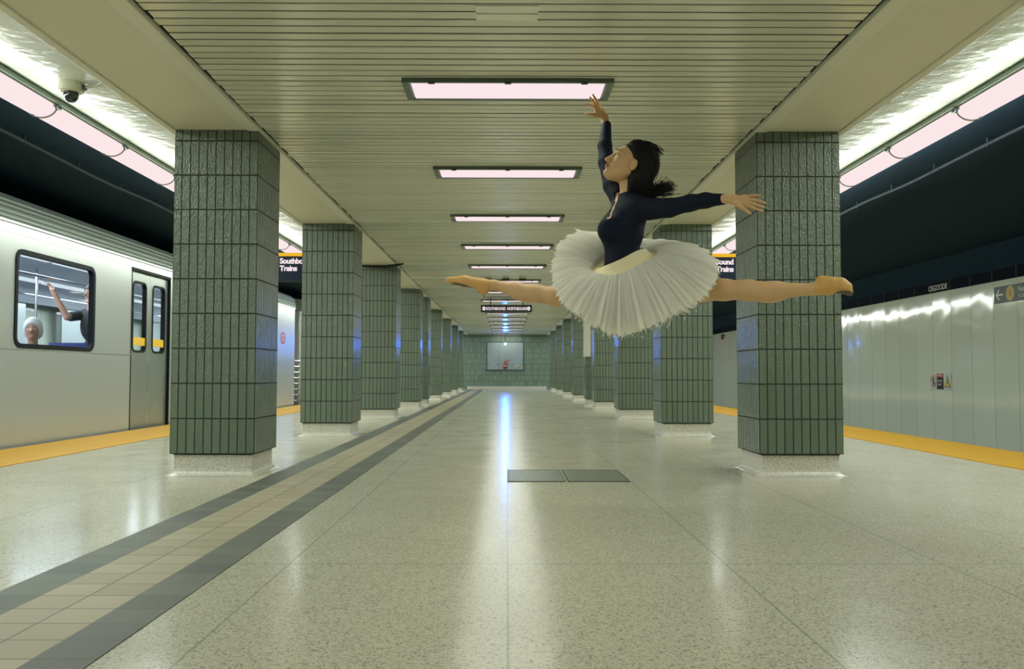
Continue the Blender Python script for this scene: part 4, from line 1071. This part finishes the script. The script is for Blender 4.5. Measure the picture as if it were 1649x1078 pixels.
# keys: angle (0 = to the right, 90 = towards the viewer), outer edge (side, height, depth), waist, yoke end
KEYS = [(0,(1157,449,-.30)), (28,(1126,492,-.40)), (58,(1068,524,-.40)), (90,(1003,545,-.36)), (118,(952,528,-.32)), (148,(906,494,-.22)), (180,(890,446,.0)),
        (208,(901,404,.18)), (236,(936,384,.30)), (270,(1000,398,.36)), (304,(1070,403,.34)), (332,(1132,416,-.05)), (360,(1157,449,-.30))]
WAIST = [(0,(1038,404)), (45,(1024,408)), (90,(1000,421)), (135,(977,431)), (180,(967,434)), (270,(1004,412)), (360,(1038,404))]
def per(keys, a, tri=True):
    a = a % 360
    for i in range(len(keys)-1):
        if keys[i][0] <= a <= keys[i+1][0]:
            u = (a-keys[i][0])/(keys[i+1][0]-keys[i][0]); n_ = len(keys)-1
            p0 = np.array(keys[(i-1) % n_][1], float); p1 = np.array(keys[i][1], float); p2 = np.array(keys[i+1][1], float); p3 = np.array(keys[(i+2) % n_ if i+2 != n_ else n_][1], float)
            return .5*((2*p1)+(-p0+p2)*u+(2*p0-5*p1+4*p2-p3)*u*u+(-p0+3*p1-3*p2+p3)*u**3)
def waistp(a):
    w = per(WAIST, a); r = math.radians(a); return J(w[0], w[1], YD - .125*math.sin(r))
def outerp(a): k = per(KEYS, a); return J(k[0], k[1], YD + k[2])
NA = 720
b = MB(); bq = MB()
def sheet(mb, a0, t0, t1, nt, layer, scale, lift, seed, pleats):
    r3 = random.Random(seed); ph = [r3.uniform(0, 2*PI) for _ in range(6)]; fr = [r3.choice(pleats) for _ in range(6)]
    jag = [1 + r3.gauss(0, .028) + (.05 if r3.random() < .08 else 0) for _ in range(NA)]
    vs = []
    for i in range(NA):
        a = 360*i/NA; w = waistp(a); o = outerp(a); d = o - w; L = np.linalg.norm(d); dn = d/L
        tang = (outerp(a+1) - outerp(a-1)); tang /= np.linalg.norm(tang); nn = np.cross(dn, tang); nn /= np.linalg.norm(nn)
        if nn[2] < 0: nn = -nn
        pl = sum(math.sin(math.radians(a)*fr[q] + ph[q]) for q in range(6))/3.0
        for k in range(nt):
            t_ = t0 + (t1-t0)*k/(nt-1); tt = t_*scale
            rad = d*tt*(1 + (jag[i]-1)*max(0, (t_-.6)/.4))
            puff = math.sin(min(t_,1)*PI*.85)*.045 + lift*t_
            droop = -.05*t_*t_*max(0, .2)
            wob = pl*.014*t_**1.1
            vs.append(w + rad + nn*(puff + wob) + tang*(math.sin(math.radians(a)*fr[0]*1.7+ph[1])*.006*t_) + up*droop*.5)
    fs = [(i*nt+k, i*nt+k+1, ((i+1)%NA)*nt+k+1, ((i+1)%NA)*nt+k) for i in range(NA) for k in range(nt-1)]
    mb.add(vs, fs)
for L_ in range(7):
    sheet(b, 0, .20, 1.0, 12, L_, 1.0 - .036*L_, .030 - .022*L_, 40+L_, [37, 53, 71, 90, 113, 140])
tut = b.build('tutu_skirt', M_TUTU, droot, smooth=True, recalc=False); tut.matrix_parent_inverse = droot.matrix_world.inverted()
# fine loose ends of net along the hem
b = MB(); r4 = random.Random(5)
for i in range(900):
    a = r4.uniform(0,360); w = waistp(a); o = outerp(a); d = o-w; t0_ = r4.uniform(.86,.97); t1_ = t0_ + r4.uniform(.015,.045); s_ = r4.uniform(-1,1)*.012
    p0 = w + d*t0_; p1 = w + d*t1_ + np.array([r4.uniform(-.01,.01), r4.uniform(-.01,.01), r4.uniform(-.012,.012)]); tg = outerp(a+1)-outerp(a-1); tg = tg/np.linalg.norm(tg)*r4.uniform(.0015,.004); hgt = up*r4.uniform(-.04,.05)
    b.add([p0-tg+hgt, p0+tg+hgt, p1+hgt], [(0,1,2)])
hm = b.build('hem_fringe', M_TUTU, tut, recalc=False); hm.matrix_parent_inverse = tut.matrix_parent_inverse.inverted() @ tut.matrix_parent_inverse
# basque
vs = []; nt = 10
for i in range(180):
    a = 2*i; w = waistp(a); o = outerp(a); d = o-w; cen = J(1003,421,YD); out = w-cen; out[2] = 0
    for k in range(nt):
        u = k/(nt-1); vs.append(w + d*.26*u**1.2 + up*(.012 - .035*math.sin(u*PI*.5)*(1-u)) + out*.04)
bq.add(vs, [(i*nt+k, i*nt+k+1, ((i+1)%180)*nt+k+1, ((i+1)%180)*nt+k) for i in range(180) for k in range(nt-1)])
o = bq.build('basque', M_BASQUE, droot, smooth=True, recalc=False); o.matrix_parent_inverse = droot.matrix_world.inverted()

# ------------------------------------------------------------------ passengers in the train
def passenger(c, head_r, shirt, pants, hairc, label, seated, arm=None, face=(0,-1,0), gray=False):
    x, y, z = c; root = empty('passenger', (x, y, 0)); bpy.context.view_layer.update()
    F_ = np.array(face, float); F_ /= np.linalg.norm(F_); L_ = np.cross(up, F_)
    def q(f, l, u): return np.array([x,y,z]) + F_*f + L_*l + up*u
    HMp = np.array([F_, L_, up]); skin = M_PSKIN
    hip = q(-.02,0,-.72)
    if not seated: hip = q(0,0,-.82)
    fo = Field((x-.75, y-.75, -.02), (x+.75, y+.75, z+.45), .011)
    fo.ell(q(0,0,.0), (.092,.076,.118), HMp, .02); fo.cone(q(.04,0,-.07), q(.06,0,-.09), .04, .025, .02); fo.cone(q(.092,0,.0), q(.112,0,-.025), .012, .014, .012)
    for s_ in (-1,1): fo.ell(q(-.01,s_*.08,-.01), (.018,.01,.03), HMp, .01); fo.ell(q(.085,s_*.03,.015), (.015,.018,.012), HMp, .01, 'cut')
    fo.cone(q(0,0,-.10), q(-.01,0,-.20), .052, .058, .03)
    def tor(f_, g=0):
        f_.cone(q(-.02,-.15,-.26), q(-.02,.15,-.26), .062+g, .062+g, .03); f_.ell(q(-.02,0,-.42), (.115+g,.165+g,.20+g), HMp, .05); f_.ell(hip + up*.06, (.12+g,.165+g,.13+g), HMp, .05)
    def legs(f_, g=0):
        for s_ in (-1,1):
            h0 = hip + L_*s_*.09
            if seated: k_ = h0 + F_*.44 + up*.02; a_ = k_ + F_*.03; a_ = np.array([a_[0], a_[1], .08])
            else: k_ = np.array([*(h0[:2] + F_[:2]*.02), .50]); a_ = np.array([*h0[:2], .08])
            f_.chain([h0, k_, a_], [.082+g, .060+g, .045+g], .02)
    def arms(f_, g=0, full=True):
        for s_ in (-1,1):
            sh = q(-.02,s_*.19,-.27)
            if arm is not None and s_ == arm[0]: e, w = np.array(arm[1]), np.array(arm[2])
            elif seated: e = q(.03,s_*.23,-.54); w = q(.26,s_*.12,-.60)
            else: e = q(-.02,s_*.24,-.56); w = q(.06,s_*.24,-.80)
            if full: f_.chain([sh, e, w], [.050+g,.042+g,.030+g], .015); dd = (w-e)/np.linalg.norm(w-e); f_.cone(w, w+dd*.07, .032, .028, .01)
            else: f_.cone(sh, sh+(e-sh)*.75, .054+g, .052+g, .015)
            if full:
                for fi in range(4): f_.chain([w+dd*.07+L_*(fi-1.5)*.016, w+dd*.13+L_*(fi-1.5)*.018, w+dd*.155+F_*.02+L_*(fi-1.5)*.018], [.010,.009,.008], .004)
                f_.chain([w+dd*.03+L_*.02, w+dd*.08+L_*.05], [.012,.009], .006)
    tor(fo); legs(fo); arms(fo)
    for s_ in (-1,1):
        hx = hip + L_*s_*.09 + (F_*.47 if seated else 0); fo.cone((hx[0],hx[1],.05), np.array([hx[0],hx[1],.04])+F_*.15, .045, .038, .02)
    fo.mesh('body', skin, root)
    f_ = Field((x-.5, y-.5, .2), (x+.5, y+.5, z-.02), .012); tor(f_, .012); arms(f_, .010, False); f_.plane(q(0,0,-.155), up); f_.mesh('shirt', shirt, root)
    f_ = Field((x-.75, y-.75, .06), (x+.75, y+.75, hip[2]+.16), .013); legs(f_, .014); f_.ell(hip + up*.03, (.135,.18,.12), HMp, .04); f_.mesh('trousers', pants, root)
    f_ = Field((x-.25, y-.25, z-.2), (x+.25, y+.25, z+.25), .008); f_.ell(q(-.02,0,.025), (.112,.098,.120), HMp, .02); f_.ell(q(-.05,0,-.03), (.085,.098,.09), HMp, .02); f_.ell(q(.09,0,-.04), (.075,.075,.095), HMp, .02, 'cut'); f_.mesh('hair', hairc, root)
    tag(root, label, 'person')
M_PSKIN = simple('passenger_skin', (.52,.27,.19), .5)
c1 = J(53, 531, 10.0)
passenger(c1, .1, simple('grey_jacket', (.25,.27,.30), .8), simple('dark_trousers', (.03,.03,.05), .8), simple('white_hair', (.62,.62,.62), .6),
          'seated passenger with white hair behind the train window', True, face=(.35,-1,0))
c2 = J(148, 474, 11.6)
passenger(c2, .1, simple('black_tee', (.010,.012,.016), .8), simple('dark_jeans', (.02,.03,.06), .8), simple('dark_hair', (.015,.012,.012), .5),
          'standing passenger in black shirt holding the overhead bar in the train', False, arm=(-1 , J(108, 511, 11.35), J(88, 474, 11.25)), face=(-.5,-1,0))
# transverse seat with passenger
b = MB(); b.box((c1[0]-.25, c1[1]-.25, .38), (c1[0]+.22, c1[1]+.20, .47)); b.box((c1[0]-.25, c1[1]+.14, .47), (c1[0]+.22, c1[1]+.20, 1.05)); b.box((c1[0]-.2, c1[1]-.2, 0), (c1[0]+.15, c1[1]+.15, .38))
b.build('seat', M_SEAT, train)
for q in (1, 2): 
    b = MB(); yy = c1[1] + .72*q; b.box((-5.62, yy-.25, .38), (-5.16, yy+.20, .47)); b.box((-5.62, yy+.14, .47), (-5.16, yy+.20, 1.12)); b.build('seat', M_SEAT, train)
